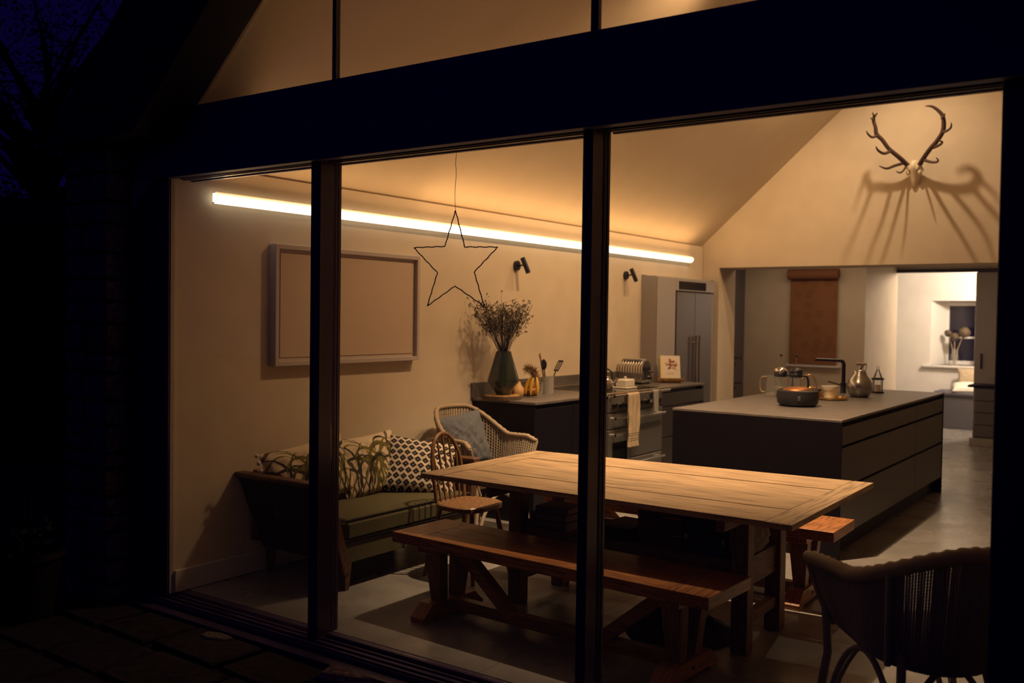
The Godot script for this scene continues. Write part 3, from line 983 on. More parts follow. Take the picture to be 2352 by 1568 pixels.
func antlers() -> void:
	var t := thing("antlers", "mounted red deer antlers with bleached skull cap on back gable", "antlers", V(2.255, 3.05, -6.87))
	# [x, y, out from the wall, radius]
	var beams := [[[-0.051, 0.036, 0.088, 0.020], [-0.112, 0.108, 0.167, 0.019], [-0.199, 0.195, 0.238, 0.017], [-0.254, 0.282, 0.290, 0.017], [-0.298, 0.333, 0.326, 0.018], [-0.304, 0.399, 0.352, 0.015], [-0.317, 0.454, 0.370, 0.015], [-0.309, 0.495, 0.387, 0.012], [-0.276, 0.526, 0.396, 0.004]],
		[[0.050, 0.032, 0.088, 0.020], [0.112, 0.097, 0.167, 0.019], [0.186, 0.169, 0.238, 0.018], [0.246, 0.220, 0.282, 0.018], [0.304, 0.294, 0.326, 0.018], [0.319, 0.366, 0.352, 0.018], [0.311, 0.440, 0.378, 0.015], [0.269, 0.496, 0.396, 0.013], [0.221, 0.530, 0.414, 0.010], [0.166, 0.537, 0.431, 0.003]]]
	var tines := [[[-0.311, 0.484, 0.378, 0.009], [-0.315, 0.466, 0.437, 0.007], [-0.315, 0.464, 0.496, 0.003]],
		[[-0.309, 0.495, 0.387, 0.009], [-0.304, 0.508, 0.446, 0.006], [-0.293, 0.516, 0.505, 0.003]],
		[[-0.294, 0.317, 0.326, 0.012], [-0.316, 0.292, 0.420, 0.010], [-0.329, 0.307, 0.505, 0.008], [-0.330, 0.328, 0.572, 0.003]],
		[[-0.190, 0.170, 0.238, 0.013], [-0.219, 0.137, 0.340, 0.012], [-0.250, 0.154, 0.434, 0.010], [-0.256, 0.185, 0.502, 0.003]],
		[[-0.084, 0.064, 0.114, 0.013], [-0.139, 0.026, 0.244, 0.012], [-0.188, -0.013, 0.355, 0.010], [-0.235, 0.002, 0.449, 0.003]],
		[[-0.066, 0.042, 0.088, 0.010], [-0.070, -0.022, 0.200, 0.008], [-0.080, -0.053, 0.285, 0.007], [-0.097, -0.049, 0.361, 0.003]],
		[[0.306, 0.419, 0.370, 0.012], [0.336, 0.429, 0.428, 0.008], [0.352, 0.436, 0.487, 0.003]],
		[[0.308, 0.293, 0.326, 0.012], [0.366, 0.288, 0.420, 0.010], [0.411, 0.301, 0.496, 0.008], [0.425, 0.330, 0.564, 0.003]],
		[[0.214, 0.169, 0.246, 0.012], [0.290, 0.174, 0.349, 0.011], [0.324, 0.182, 0.426, 0.009], [0.311, 0.190, 0.493, 0.004]],
		[[0.099, 0.078, 0.141, 0.013], [0.194, 0.031, 0.261, 0.011], [0.265, 0.012, 0.355, 0.009], [0.292, 0.018, 0.423, 0.007], [0.289, 0.032, 0.490, 0.003]],
		[[0.058, 0.040, 0.088, 0.010], [0.105, -0.018, 0.191, 0.007], [0.127, -0.045, 0.258, 0.003]]]
	for set_ in [beams, tines]:
		for l in set_:
			var p := []
			var r := []
			for q in l:
				p.append(V(q[0], q[1], q[2]))
				r.append(q[3] * 1.2)
			part("beam" if set_ == beams else "tine", B.new().tube(curve(p, 5), curve_r(r, 5), 10), M.antler, t)
	# skull cap: brow on top, nose bone below, half round against the wall
	var lv := [[0.095, 0.004, 0.055], [0.088, 0.030, 0.085], [0.070, 0.046, 0.115], [0.040, 0.054, 0.132], [0.005, 0.058, 0.128], [-0.030, 0.056, 0.108], [-0.060, 0.050, 0.090], [-0.095, 0.042, 0.074], [-0.130, 0.033, 0.058], [-0.152, 0.022, 0.040], [-0.158, 0.004, 0.020]]
	var b := B.new()
	b.grid(18, lv.size() - 1, func(u, w):
		var q: Array = lv[lv.size() - 1 - int(round(w * (lv.size() - 1)))]
		var a: float = PI * u
		return V(-cos(a) * q[1], q[0], sin(a) * q[2]))
	b.box(V(0, -0.02, 0.012), V(0.09, 0.15, 0.022), 0.004)
	part("skull", b, M.bone, t)
	for s in [-1.0, 1.0]:
		part("pedicle", B.new().tube([V(s * 0.03, 0.0, 0.09), V(s * 0.052, 0.035, 0.10)], [0.024, 0.026], 10), M.bone, t)
		part("eye_ridge", B.new().ball(V(s * 0.055, -0.03, 0.085), V(0.018, 0.026, 0.02), 10, 7), M.bone, t)

# ---------------------------------------------------------------- kitchen along the left wall
func kitchen_run() -> void:
	# base units left of the cooker
	var t := thing("base_unit", "black kitchen base unit with flat end panel left of the cooker", "cabinet", V(0, 0, -3.18))
	part("body", B.new().span(V(0.01, 0.10, -0.52), V(0.565, 0.892, 0.52)), M.cabinet_dark, t)
	part("end_panel", B.new().span(V(0.005, 0.0, 0.52), V(0.59, 0.892, 0.54), 0.002), M.cabinet_dark, t)
	part("plinth", B.new().span(V(0.01, 0.0, -0.52), V(0.51, 0.10, 0.52)), M.gap, t)
	for k in 2:
		part("door", B.new().span(V(0.565, 0.11, -0.515 + k * 0.52), V(0.585, 0.86, -0.003 + k * 0.52), 0.002), M.cabinet_dark, t)
	single("worktop", B.new().span(V(0.0, 0.893, -3.715), V(0.60, 0.913, -2.635), 0.002), M.worktop, "dark stone worktop left of the cooker under the dried flowers", "worktop")
	single("upstand", B.new().span(V(0.0, 0.9135, -5.395), V(0.018, 1.03, -2.62), 0.002), M.worktop, "low dark stone upstand along the wall behind the worktops", "upstand")
	# drawer unit right of the cooker
	t = thing("drawer_unit", "black drawer unit right of the steel range cooker", "cabinet", V(0, 0, -5.19))
	part("body", B.new().span(V(0.20, 0.10, -0.45), V(0.565, 0.885, 0.46)), M.cabinet_dark, t)
	part("plinth", B.new().span(V(0.20, 0.0, -0.45), V(0.51, 0.10, 0.46)), M.gap, t)
	for k in 3:
		var y0: float = [0.735, 0.45, 0.11][k]
		var y1: float = [0.855, 0.725, 0.44][k]
		part("drawer", B.new().span(V(0.565, y0, -0.45), V(0.588, y1, 0.455), 0.002), M.drawer_dark, t)
	for y in [0.872, 0.73]:
		part("finger_pull", B.new().span(V(0.57, y - 0.014, -0.452), V(0.593, y + 0.014, -0.40), 0.002), M.black_metal, t)
	var b := B.new()
	b.span(V(0.20, 0.893, -5.655), V(0.60, 0.913, -5.40), 0.002)
	b.span(V(0.0, 0.893, -5.398), V(0.60, 0.913, -4.725), 0.002)
	single("worktop", b, M.worktop, "dark stone worktop right of the cooker under toaster and cookbook", "worktop")
	cooker()
	tall_units()
	counter_things()

func cooker() -> void:
	var t := thing("range_cooker", "wide steel range cooker with towel rail and knobs", "cooker", V(0, 0, -4.22))
	var s: Material = M.steel_grey
	part("body", B.new().span(V(0.03, 0.08, -0.495), V(0.575, 0.885, 0.495), 0.004), s, t)
	part("plinth", B.new().span(V(0.05, 0.0, -0.48), V(0.53, 0.08, 0.48)), M.gap, t)
	var hob := part("hob", B.new().span(V(0.02, 0.885, -0.50), V(0.60, 0.918, 0.50), 0.004), M.steel, t)
	part("hob_glass", B.new().span(V(0.05, 0.915, -0.475), V(0.575, 0.9205, 0.475), 0.001), M.hob_black, hob)
	part("hob_ridge", B.new().span(V(0.02, 0.915, -0.50), V(0.04, 0.945, 0.50), 0.003), M.steel, hob)
	var cp := part("control_panel", B.new().span(V(0.575, 0.755, -0.495), V(0.60, 0.882, 0.495), 0.004), s, t)
	for k in 8:
		part("knob", B.new().tube([V(0.60, 0.81, 0.42 - k * 0.115), V(0.632, 0.81, 0.42 - k * 0.115)], [0.027, 0.022], 16), M.black_plastic, cp)
	# doors: [y0, y1, z0, z1, handle y]
	for d in [[0.615, 0.745, 0.115, 0.49, 0.705], [0.10, 0.605, 0.115, 0.49, 0.565], [0.345, 0.745, -0.49, 0.105, 0.695], [0.10, 0.335, -0.49, 0.105, 0.30]]:
		var dr := part("oven_door", B.new().span(V(0.575, d[0], d[2]), V(0.602, d[1], d[3]), 0.004), s, t)
		b_handle(dr, d[4], d[2] + 0.03, d[3] - 0.03, 0.645)
	part("window", B.new().span(V(0.60, 0.22, 0.17), V(0.604, 0.50, 0.43), 0.002), M.hob_black, t)
	var rail_ := part("towel_rail", B.new().tube([V(0.66, 0.898, -0.51), V(0.66, 0.898, 0.51)], 0.013, 14), M.steel, t)
	for z in [-0.48, 0.48]:
		part("rail_bracket", B.new().tube([V(0.60, 0.882, z), V(0.66, 0.898, z)], 0.011, 10), M.steel, rail_)
	# towels on the rail
	single("tea_towel", towel(0.20, 0.47, 0.10, 3), towel_mat("towel_oat", Color(1, 1, 1), M.linen_oat.albedo_color, true), "long oatmeal tea towel with dark stripes over the cooker rail", "towel", V(0.66, 0.898, -4.02))
	single("tea_towel", towel(0.10, 0.20, 0.12, 8), M.linen_grey, "small pale grey cloth hung on the right end of rail", "towel", V(0.66, 0.898, -4.43))

func b_handle(parent: Node, y: float, z0: float, z1: float, x: float) -> void:
	var b := B.new()
	b.tube([V(x, y, z0), V(x, y, z1)], 0.011, 10)
	for z in [z0 + 0.03, z1 - 0.03]: b.tube([V(0.60, y, z), V(x, y, z)], 0.008, 8)
	part("handle", b, M.steel, parent)

# cloth folded over a rail that runs along z: front length, back length
func towel(w: float, front: float, back: float, seed_: int) -> B:
	var b := B.new()
	var no := FastNoiseLite.new()
	no.seed = seed_; no.frequency = 1.6
	for side in [1.0, -1.0]:
		var off: float = 0.0 if side > 0 else -0.006
		b.grid(22, 44, func(u, q):
			var uu: float = u if side > 0 else 1 - u
			var L: float = front + back
			var s: float = L * (1.0 - q) - back      # from -back to front along the cloth
			var r: float = 0.016
			var arc: float = PI * r
			var p := Vector3.ZERO
			var fold: float = 0.010 * sin(uu * 17.0 + seed_) + 0.014 * no.get_noise_2d(uu * 2.0, s * 2.0)
			var hang := 0.0
			if absf(s) < arc / 2:
				var a: float = s / r
				p = V(r * sin(a), r * cos(a), 0)
			else:
				hang = absf(s) - arc / 2
				p = V(r * signf(s) + fold * clampf(hang * 6.0, 0.0, 1.0), -hang, 0)
			p.x += off
			var sag: float = 1.0 - 0.10 * clampf(hang * 3.0, 0.0, 1.0) + 0.05 * sin(hang * 14.0)
			p.z = (0.5 - uu) * w * sag + 0.03 * hang * sin(seed_)
			return p)
	return b

func towel_mat(key: String, _c: Color, base: Color, stripes: bool) -> StandardMaterial3D:
	var im := Image.create(64, 256, false, Image.FORMAT_RGB8)
	im.fill(base)
	var r := RandomNumberGenerator.new()
	r.seed = 2
	for y in 256:
		for x in 64:
			var k: float = 1.0 - 0.10 * r.randf() - 0.05 * float(x % 3 == 0)
			im.set_pixel(x, y, Color(base.r * k, base.g * k, base.b * k))
	if stripes:
		for y in [205, 206, 213, 214, 224, 225, 232, 233]:
			im.fill_rect(Rect2i(0, y, 64, 1), Color(0.22, 0.21, 0.22))
	var m := mat(key, Color(1, 1, 1), 0.95)
	m.albedo_texture = ImageTexture.create_from_image(im)
	return m

func tall_units() -> void:
	var t := thing("tall_cabinet", "tall pale grey larder cabinet beside the fridge", "cabinet", V(0, 0, -6.1))
	part("body", B.new().span(V(-0.38, 0.0, 0.27), V(0.16, 1.975, 0.70), 0.002).span(V(-0.38, 1.835, -0.70), V(0.16, 1.975, 0.27), 0.002).span(V(-0.38, 0.0, -0.72), V(0.16, 1.975, -0.64), 0.002), M.cabinet_grey, t)
	part("door", B.new().span(V(0.16, 0.10, 0.285), V(0.18, 1.965, 0.695), 0.002), M.cabinet_grey, t)
	var hp := part("header_panel", B.new().span(V(0.16, 1.838, -0.715), V(0.18, 1.965, 0.28), 0.002), M.cabinet_grey, t)
	var b := B.new()
	part("vent_recess", B.new().span(V(0.178, 1.852, -0.46), V(0.1825, 1.938, 0.21)), M.gap, hp)
	for k in 6:
		part("vent_slat", B.new().box(V(0.184, 1.860 + k * 0.0145, -0.125), V(0.010, 0.0035, 0.67), 0.0, Basis(Vector3.BACK, 0.5)), M.drawer_dark, hp)
	t = thing("fridge", "tall grey steel fridge with two long vertical handles", "fridge", V(0, 0, -6.1))
	part("body", B.new().span(V(-0.38, 0.02, -0.63), V(0.15, 1.825, 0.262), 0.003), M.cabinet_deep, t)
	for k in 2:
		var z0: float = [-0.63, -0.18][k]
		var z1: float = [-0.186, 0.262][k]
		var d := part("door", B.new().span(V(0.15, 0.08, z0), V(0.185, 1.825, z1), 0.004), M.fridge_steel, t)
		var hz: float = [-0.225, -0.14][k]
		b = B.new()
		b.tube([V(0.225, 0.62, hz), V(0.225, 1.37, hz)], 0.012, 10)
		for y in [0.70, 1.29]: b.tube([V(0.185, y, hz), V(0.225, y, hz)], 0.008, 8)
		part("handle", b, M.steel, d)

func counter_things() -> void:
	var y := 0.913
	# wood slice with vase and dried flowers
	var c := V(0.235, y, -2.725)
	var t := thing("wood_slice", "round wood slice with bark edge under the green vase", "board", c)
	var b := B.new()
	var pr := []
	var po := []
	for k in 28:
		var a := TAU * k / 28.0
		var r: float = 0.150 + 0.006 * sin(a * 3.0) + 0.004 * sin(a * 7.0 + 1.0)
		pr.append(Vector2(cos(a) * r, sin(a) * r))
		po.append(Vector2(cos(a) * (r - 0.012), sin(a) * (r - 0.012)))
	part("bark_rim", B.new().slab(pr, 0.0, 0.030, 0.004), M.bark_edge, t)
	part("cut_face", B.new().slab(po, 0.028, 0.0325, 0.001), M.pine, t)
	var vc := c + V(0, 0.0325, 0)
	t = thing("green_vase", "faceted dark green glass vase on the wood slice", "vase", vc)
	var prof := [Vector2(0.0, 0.0), Vector2(0.052, 0.0), Vector2(0.058, 0.01), Vector2(0.124, 0.105), Vector2(0.124, 0.115), Vector2(0.058, 0.335), Vector2(0.054, 0.335), Vector2(0.118, 0.112), Vector2(0.052, 0.014), Vector2(0.0, 0.012)]
	part("vase_body", B.new().lathe(prof, Vector3.ZERO, 12), M.green_glass, t)
	t = thing("dried_flowers", "bunch of dried wispy brown flowers in the green vase", "dried flowers", vc)
	var st := B.new()
	var bl := B.new()
	var q := RandomNumberGenerator.new()
	q.seed = 4
	for k in 90:
		var a: float = q.randf() * TAU
		var sp: float = sqrt(q.randf())
		var base := V(cos(a) * 0.028 * sp, 0.03, sin(a) * 0.028 * sp)
		var neck := V(cos(a) * 0.046 * sp, 0.34, sin(a) * 0.046 * sp)
		var L: float = q.randf_range(0.26, 0.42)
		var d := V(cos(a) * sp * 0.62, 1.0, sin(a) * sp * 0.62).normalized()
		var tip := neck + d * L
		st.tube(curve([base, neck, neck.lerp(tip, 0.5) + V(q.randfn(), 0, q.randfn()) * 0.006, tip], 3), 0.0017, 4, false)
		for j in 7:
			var f: float = q.randf_range(0.35, 1.0)
			var s := neck.lerp(tip, f)
			var e := s + (d + V(q.randfn(), q.randfn() * 0.5, q.randfn()) * 0.75).normalized() * q.randf_range(0.02, 0.07)
			st.tube([s, e], [0.0012, 0.0007], 3, false)
			for i in 3:
				bl.ball(e + V(q.randfn(), q.randfn(), q.randfn()) * 0.006, Vector3.ONE * q.randf_range(0.003, 0.0065), 5, 3)
	part("stems", st, M.stem_dark, t).set_meta("kind", "stuff")
	part("flower_heads", bl, M.grass_dry, t).set_meta("kind", "stuff")
	# fruit and pots beside the vase
	t = thing("squash", "tan squash behind the green vase on the worktop", "squash", V(0.25, y, -2.90))
	part("squash_body", B.new().lathe([Vector2(0, 0), Vector2(0.035, 0.004), Vector2(0.052, 0.035), Vector2(0.046, 0.075), Vector2(0.028, 0.10), Vector2(0.022, 0.125), Vector2(0, 0.13)], Vector3.ZERO, 20), M.squash, t)
	part("stalk", B.new().tube([V(0, 0.128, 0), V(0.006, 0.15, 0.003)], [0.007, 0.004], 6), M.stem_dark, t)
	t = thing("banana_bunch", "bunch of ripe yellow bananas right of the vase", "bananas", V(0.34, y, -3.0))
	for k in 3:
		var a: float = -0.8 + k * 0.75
		var pts := []
		for i in 9:
			var f: float = i / 8.0
			var an: float = lerpf(0.15, 1.75, f)
			var rr: float = 0.095 * sin(an)
			pts.append(V(sin(a) * rr * 0.62 + (k - 1.0) * 0.017, 0.100 + 0.060 * cos(an) - 0.068 * f, cos(a) * rr * 0.5))
		part("banana", B.new().tube(pts, [0.006, 0.009, 0.013, 0.0145, 0.015, 0.0145, 0.013, 0.008, 0.004], 8), M.banana, t)
	part("stem", B.new().tube([V(0, 0.135, 0.005), V(0, 0.185, 0.01)], [0.013, 0.008], 8), M.banana_tip, t)
	t = thing("wire_basket", "round black wire basket behind the bananas", "basket", V(0.22, y, -3.12))
	b = B.new()
	for k in 12:
		var a := TAU * k / 12.0
		b.tube(curve([V(cos(a) * 0.05, 0.003, sin(a) * 0.05), V(cos(a) * 0.075, 0.03, sin(a) * 0.075), V(cos(a) * 0.088, 0.10, sin(a) * 0.088)], 3), 0.0018, 4)
	for h in [[0.05, 0.004], [0.080, 0.045], [0.088, 0.10]]:
		var ring := []
		for k in 25: ring.append(V(cos(TAU * k / 24.0) * h[0], h[1], sin(TAU * k / 24.0) * h[0]))
		b.tube(ring, 0.0025, 5)
	part("wire_frame", b, M.black_metal, t)
	for k in 4:
		var o: Array = [[0.03, 0.036, 0.03], [-0.035, 0.036, 0.02], [0.0, 0.036, -0.04], [0.005, 0.085, 0.0]][k]
		single("orange", B.new().ball(V(0, 0, 0), Vector3(0.034, 0.032, 0.034), 16, 11), M.orange_fruit, ["orange at the front of the wire basket", "orange at the wall side of the wire basket", "orange at the far side of the wire basket", "orange on top of the others in the wire basket"][k], "orange", V(0.22 + o[0], y + o[1], -3.12 + o[2]), "oranges in the wire basket")
	t = thing("succulent_pot", "small pot of green succulent behind the vase", "plant", V(0.09, y, -3.03))
	part("pot", B.new().lathe([Vector2(0, 0), Vector2(0.03, 0), Vector2(0.04, 0.07), Vector2(0.034, 0.07), Vector2(0.03, 0.05), Vector2(0, 0.05)], Vector3.ZERO, 18), M.ceramic_grey, t)
	b = B.new()
	for k in 26:
		var d := V(q.randfn(), absf(q.randfn()) + 0.5, q.randfn()).normalized()
		b.tube([V(0, 0.06, 0), V(0, 0.07, 0) + d * 0.035, V(0, 0.07, 0) + d * q.randf_range(0.05, 0.085)], [0.004, 0.008, 0.002], 5)
	part("leaves", b, M.succulent, t).set_meta("kind", "stuff")
	t = thing("pampas_bunch", "fluffy brown dried grass plume beside the utensil pot", "dried grass", V(0.20, y, -3.27))
	part("holder", B.new().lathe([Vector2(0, 0), Vector2(0.035, 0), Vector2(0.04, 0.10), Vector2(0.034, 0.10), Vector2(0.03, 0.01), Vector2(0, 0.01)], Vector3.ZERO, 18), M.clear_glass, t)
	b = B.new()
	var plume := curve([V(0, 0.02, 0), V(0.0, 0.13, 0.01), V(-0.02, 0.20, 0.05), V(-0.03, 0.215, 0.12)], 8)
	b.tube(plume, 0.002, 4)
	for k in 620:
		var f: float = q.randf_range(0.35, 1.0)
		var p: Vector3 = plume[int(f * (plume.size() - 1))]
		var d := (V(q.randfn(), q.randfn(), q.randfn()) * 0.8 + V(-0.3, 0.1, 1.0)).normalized()
		b.tube([p, p + d * q.randf_range(0.03, 0.065)], [0.002, 0.0008], 3, false)
	part("plume", b, M.pampas, t).set_meta("kind", "stuff")
	t = thing("utensil_pot", "grey utensil pot in front of the upstand", "pot", V(0.20, y, -3.40))
	part("pot_body", B.new().lathe([Vector2(0, 0), Vector2(0.05, 0), Vector2(0.053, 0.14), Vector2(0.047, 0.14), Vector2(0.045, 0.01), Vector2(0, 0.01)], Vector3.ZERO, 24), M.ceramic_grey, t)
	var u := thing("cooking_spoon", "black cooking spoon standing in the grey utensil pot", "utensil", V(0.20, y, -3.40))
	part("handle", B.new().tube([V(0.0, 0.012, 0.01), V(-0.005, 0.20, 0.045)], 0.005, 8), M.black_plastic, u)
	part("bowl", B.new().ball(V(-0.006, 0.242, 0.052), V(0.030, 0.045, 0.012), 14, 9), M.black_plastic, u)
	u = thing("spatula", "black slotted spatula leaning right in the utensil pot", "utensil", V(0.20, y, -3.40))
	part("handle", B.new().tube([V(0.0, 0.012, -0.01), V(0.035, 0.19, -0.07)], 0.005, 8), M.black_plastic, u)
	b = B.new()
	for k in 3:
		b.bar(V(0.035 + (k - 1) * 0.018, 0.185, -0.07), V(0.058 + (k - 1) * 0.02, 0.265, -0.105), 0.010, 0.004, 0.001)
	b.bar(V(0.015, 0.19, -0.071), V(0.058, 0.19, -0.071), 0.012, 0.005, 0.001, Vector3.UP)
	b.bar(V(0.036, 0.268, -0.106), V(0.082, 0.268, -0.106), 0.014, 0.005, 0.001, Vector3.UP)
	part("blade", b, M.black_plastic, u)
	u = thing("wooden_spoon", "pale wooden spoon handle upright behind the plume", "utensil", V(0.20, y, -3.40))
	part("handle", B.new().tube([V(-0.015, 0.012, 0.0), V(-0.035, 0.30, 0.06)], [0.006, 0.007], 8), M.pine, u)
	part("spoon_end", B.new().ball(V(-0.037, 0.315, 0.063), V(0.009, 0.022, 0.007), 10, 7), M.pine, u)
	# on the cooker
	y = 0.9205
	t = thing("stovetop_kettle", "chrome stovetop kettle on the left of the hob", "kettle", V(0.36, y, -4.05))
	part("body", B.new().lathe([Vector2(0, 0), Vector2(0.085, 0), Vector2(0.09, 0.02), Vector2(0.078, 0.085), Vector2(0.045, 0.115), Vector2(0, 0.12)], Vector3.ZERO, 28), M.chrome, t)
	part("lid_knob", B.new().ball(V(0, 0.128, 0), V(0.012, 0.012, 0.012), 10, 7), M.black_plastic, t)
	part("spout", B.new().tube(curve([V(0.07, 0.05, -0.02), V(0.10, 0.07, -0.03), V(0.115, 0.105, -0.035)], 4), [0.014, 0.013, 0.012, 0.012, 0.011, 0.011, 0.010, 0.010, 0.009], 10), M.chrome, t)
	part("handle", B.new().tube(curve([V(-0.07, 0.09, 0.02), V(-0.06, 0.16, 0.018), V(0.0, 0.185, 0), V(0.06, 0.16, -0.018), V(0.07, 0.09, -0.02)], 5), 0.008, 8), M.black_plastic, t)
	t = thing("butter_dish", "cream lidded butter dish between kettle and toaster", "dish", V(0.42, y, -4.33))
	part("dish", B.new().span(V(-0.07, 0.0, -0.10), V(0.07, 0.014, 0.10), 0.005), M.ceramic, t)
	var ld := part("lid", B.new().span(V(-0.055, 0.014, -0.082), V(0.055, 0.082, 0.082), 0.010), M.ceramic, t)
	part("lid_knob", B.new().lathe([Vector2(0.007, 0.080), Vector2(0.009, 0.092), Vector2(0.013, 0.100), Vector2(0, 0.108)], Vector3.ZERO, 12), M.ceramic, ld)
	# toaster
	y = 0.913
	t = thing("toaster", "chrome toaster with ribbed side and flat cover on top", "toaster", V(0.15, y, -5.00))
	t.scale.y = 1.13
	var sec := [Vector2(-0.088, 0.02), Vector2(0.088, 0.02), Vector2(0.094, 0.06), Vector2(0.090, 0.14), Vector2(0.070, 0.18), Vector2(0.035, 0.195), Vector2(-0.035, 0.195), Vector2(-0.070, 0.18), Vector2(-0.090, 0.14), Vector2(-0.094, 0.06)]
	var pb := B.new()
	# body extruded along x: section in (z, y)
	var f0 := []
	var f1 := []
	for s in sec:
		f0.append(V(-0.13, s.y, -s.x))
		f1.append(V(0.13, s.y, -s.x))
	pb.flat(f1)
	var rv := f0.duplicate(); rv.reverse(); pb.flat(rv)
	for k in sec.size():
		var j: int = (k + 1) % sec.size()
		pb.flat([f0[k], f0[j], f1[j], f1[k]])
	part("body", pb, M.chrome, t)
	for k in 9:
		var x: float = -0.112 + k * 0.028
		part("rib", B.new().tube(curve([V(x, 0.025, 0.090), V(x, 0.06, 0.095), V(x, 0.14, 0.091), V(x, 0.181, 0.071), V(x, 0.197, 0.03)], 3), 0.0065, 6), M.steel, t)
	part("cover", B.new().span(V(-0.10, 0.197, -0.055), V(0.10, 0.214, 0.055), 0.004), M.ceramic_grey, t)
	part("base", B.new().span(V(-0.125, 0.0, -0.085), V(0.128, 0.022, 0.085), 0.004), M.black_plastic, t)
	part("end_panel", B.new().span(V(0.13, 0.03, -0.075), V(0.136, 0.165, 0.075), 0.003), M.chrome, t)
	part("dial", B.new().tube([V(0.136, 0.055, -0.06), V(0.155, 0.055, -0.06)], 0.016, 14), M.black_plastic, t)
	part("lever", B.new().span(V(0.136, 0.10, -0.088), V(0.162, 0.112, -0.062), 0.003), M.black_plastic, t)
	# cookbook on its stand
	t = thing("book_stand", "orange wooden bookstand at the end of the worktop", "stand", V(0.335, y, -5.40), 0.62)
	var ba := Basis(Vector3.RIGHT, -0.30)
	part("back_board", B.new().box(V(0, 0.125, -0.045), V(0.20, 0.22, 0.012), 0.003, ba), M.pine, t)
	part("ledge", B.new().span(V(-0.13, 0.012, 0.0), V(0.13, 0.030, 0.055), 0.003).span(V(-0.13, 0.012, 0.048), V(0.13, 0.048, 0.055), 0.002), M.pine, t)
	part("foot", B.new().bar(V(0, 0.20, -0.07), V(0, 0.005, -0.14), 0.05, 0.010, 0.002), M.pine, t)
	part("base_bar", B.new().span(V(-0.10, 0.0, -0.14), V(0.10, 0.012, 0.04), 0.003), M.pine, t)
	part("page_clip", B.new().bar(V(0.0, 0.10, 0.012), V(0.0, 0.272, -0.052), 0.022, 0.004, 0.001), M.pine, t)
	var bk := thing("cookbook", "white cookbook with yellow spine and picture cover on stand", "book", V(0.335, y, -5.40), 0.62)
	part("pages", B.new().box(V(0.004, 0.148, -0.012), V(0.186, 0.228, 0.026), 0.002, ba), M.paper, bk)
	part("spine", B.new().box(V(-0.094, 0.148, -0.012), V(0.012, 0.236, 0.034), 0.003, ba), M.book_yellow, bk)
	var cm := mat("book_cover", Color(1, 1, 1), 0.45)
	cm.albedo_texture = ImageTexture.create_from_image(cover_print())
	var cv := B.new()
	cv.box(V(0.002, 0.148, -0.012) + ba * V(0, 0, 0.0145), V(0.194, 0.236, 0.003), 0.001, ba)
	part("cover", cv, M.ceramic, bk)
	var cg := B.new()
	cg.grid(2, 2, func(a, w): return V(0.002, 0.148, -0.012) + ba * V((a - 0.5) * 0.188, (w - 0.5) * 0.23, 0.0165))
	part("cover_print", cg, cm, bk)

func cover_print() -> Image:
	var im := Image.create(96, 128, false, Image.FORMAT_RGB8)
	im.fill(Color(0.90, 0.86, 0.80))
	var r := RandomNumberGenerator.new()
	r.seed = 12
	for k in 34:
		var c := Vector2(48 + r.randfn() * 14, 52 + r.randfn() * 14)
		var s: float = r.randf_range(2.5, 7)
		var col: Color = [Color(0.42, 0.20, 0.16), Color(0.62, 0.32, 0.20), Color(0.30, 0.16, 0.20), Color(0.72, 0.50, 0.30)][k % 4]
		for i in range(-8, 9):
			for j in range(-8, 9):
				var q := c + Vector2(i, j)
				if Vector2(i, j * 1.3).length() < s and q.x > 3 and q.x < 93 and q.y > 3 and q.y < 124: im.set_pixel(int(q.x), int(q.y), col)
	for x in range(30, 66): for y in [98, 99, 104]: im.set_pixel(x, y, Color(0.55, 0.48, 0.44))
	return im

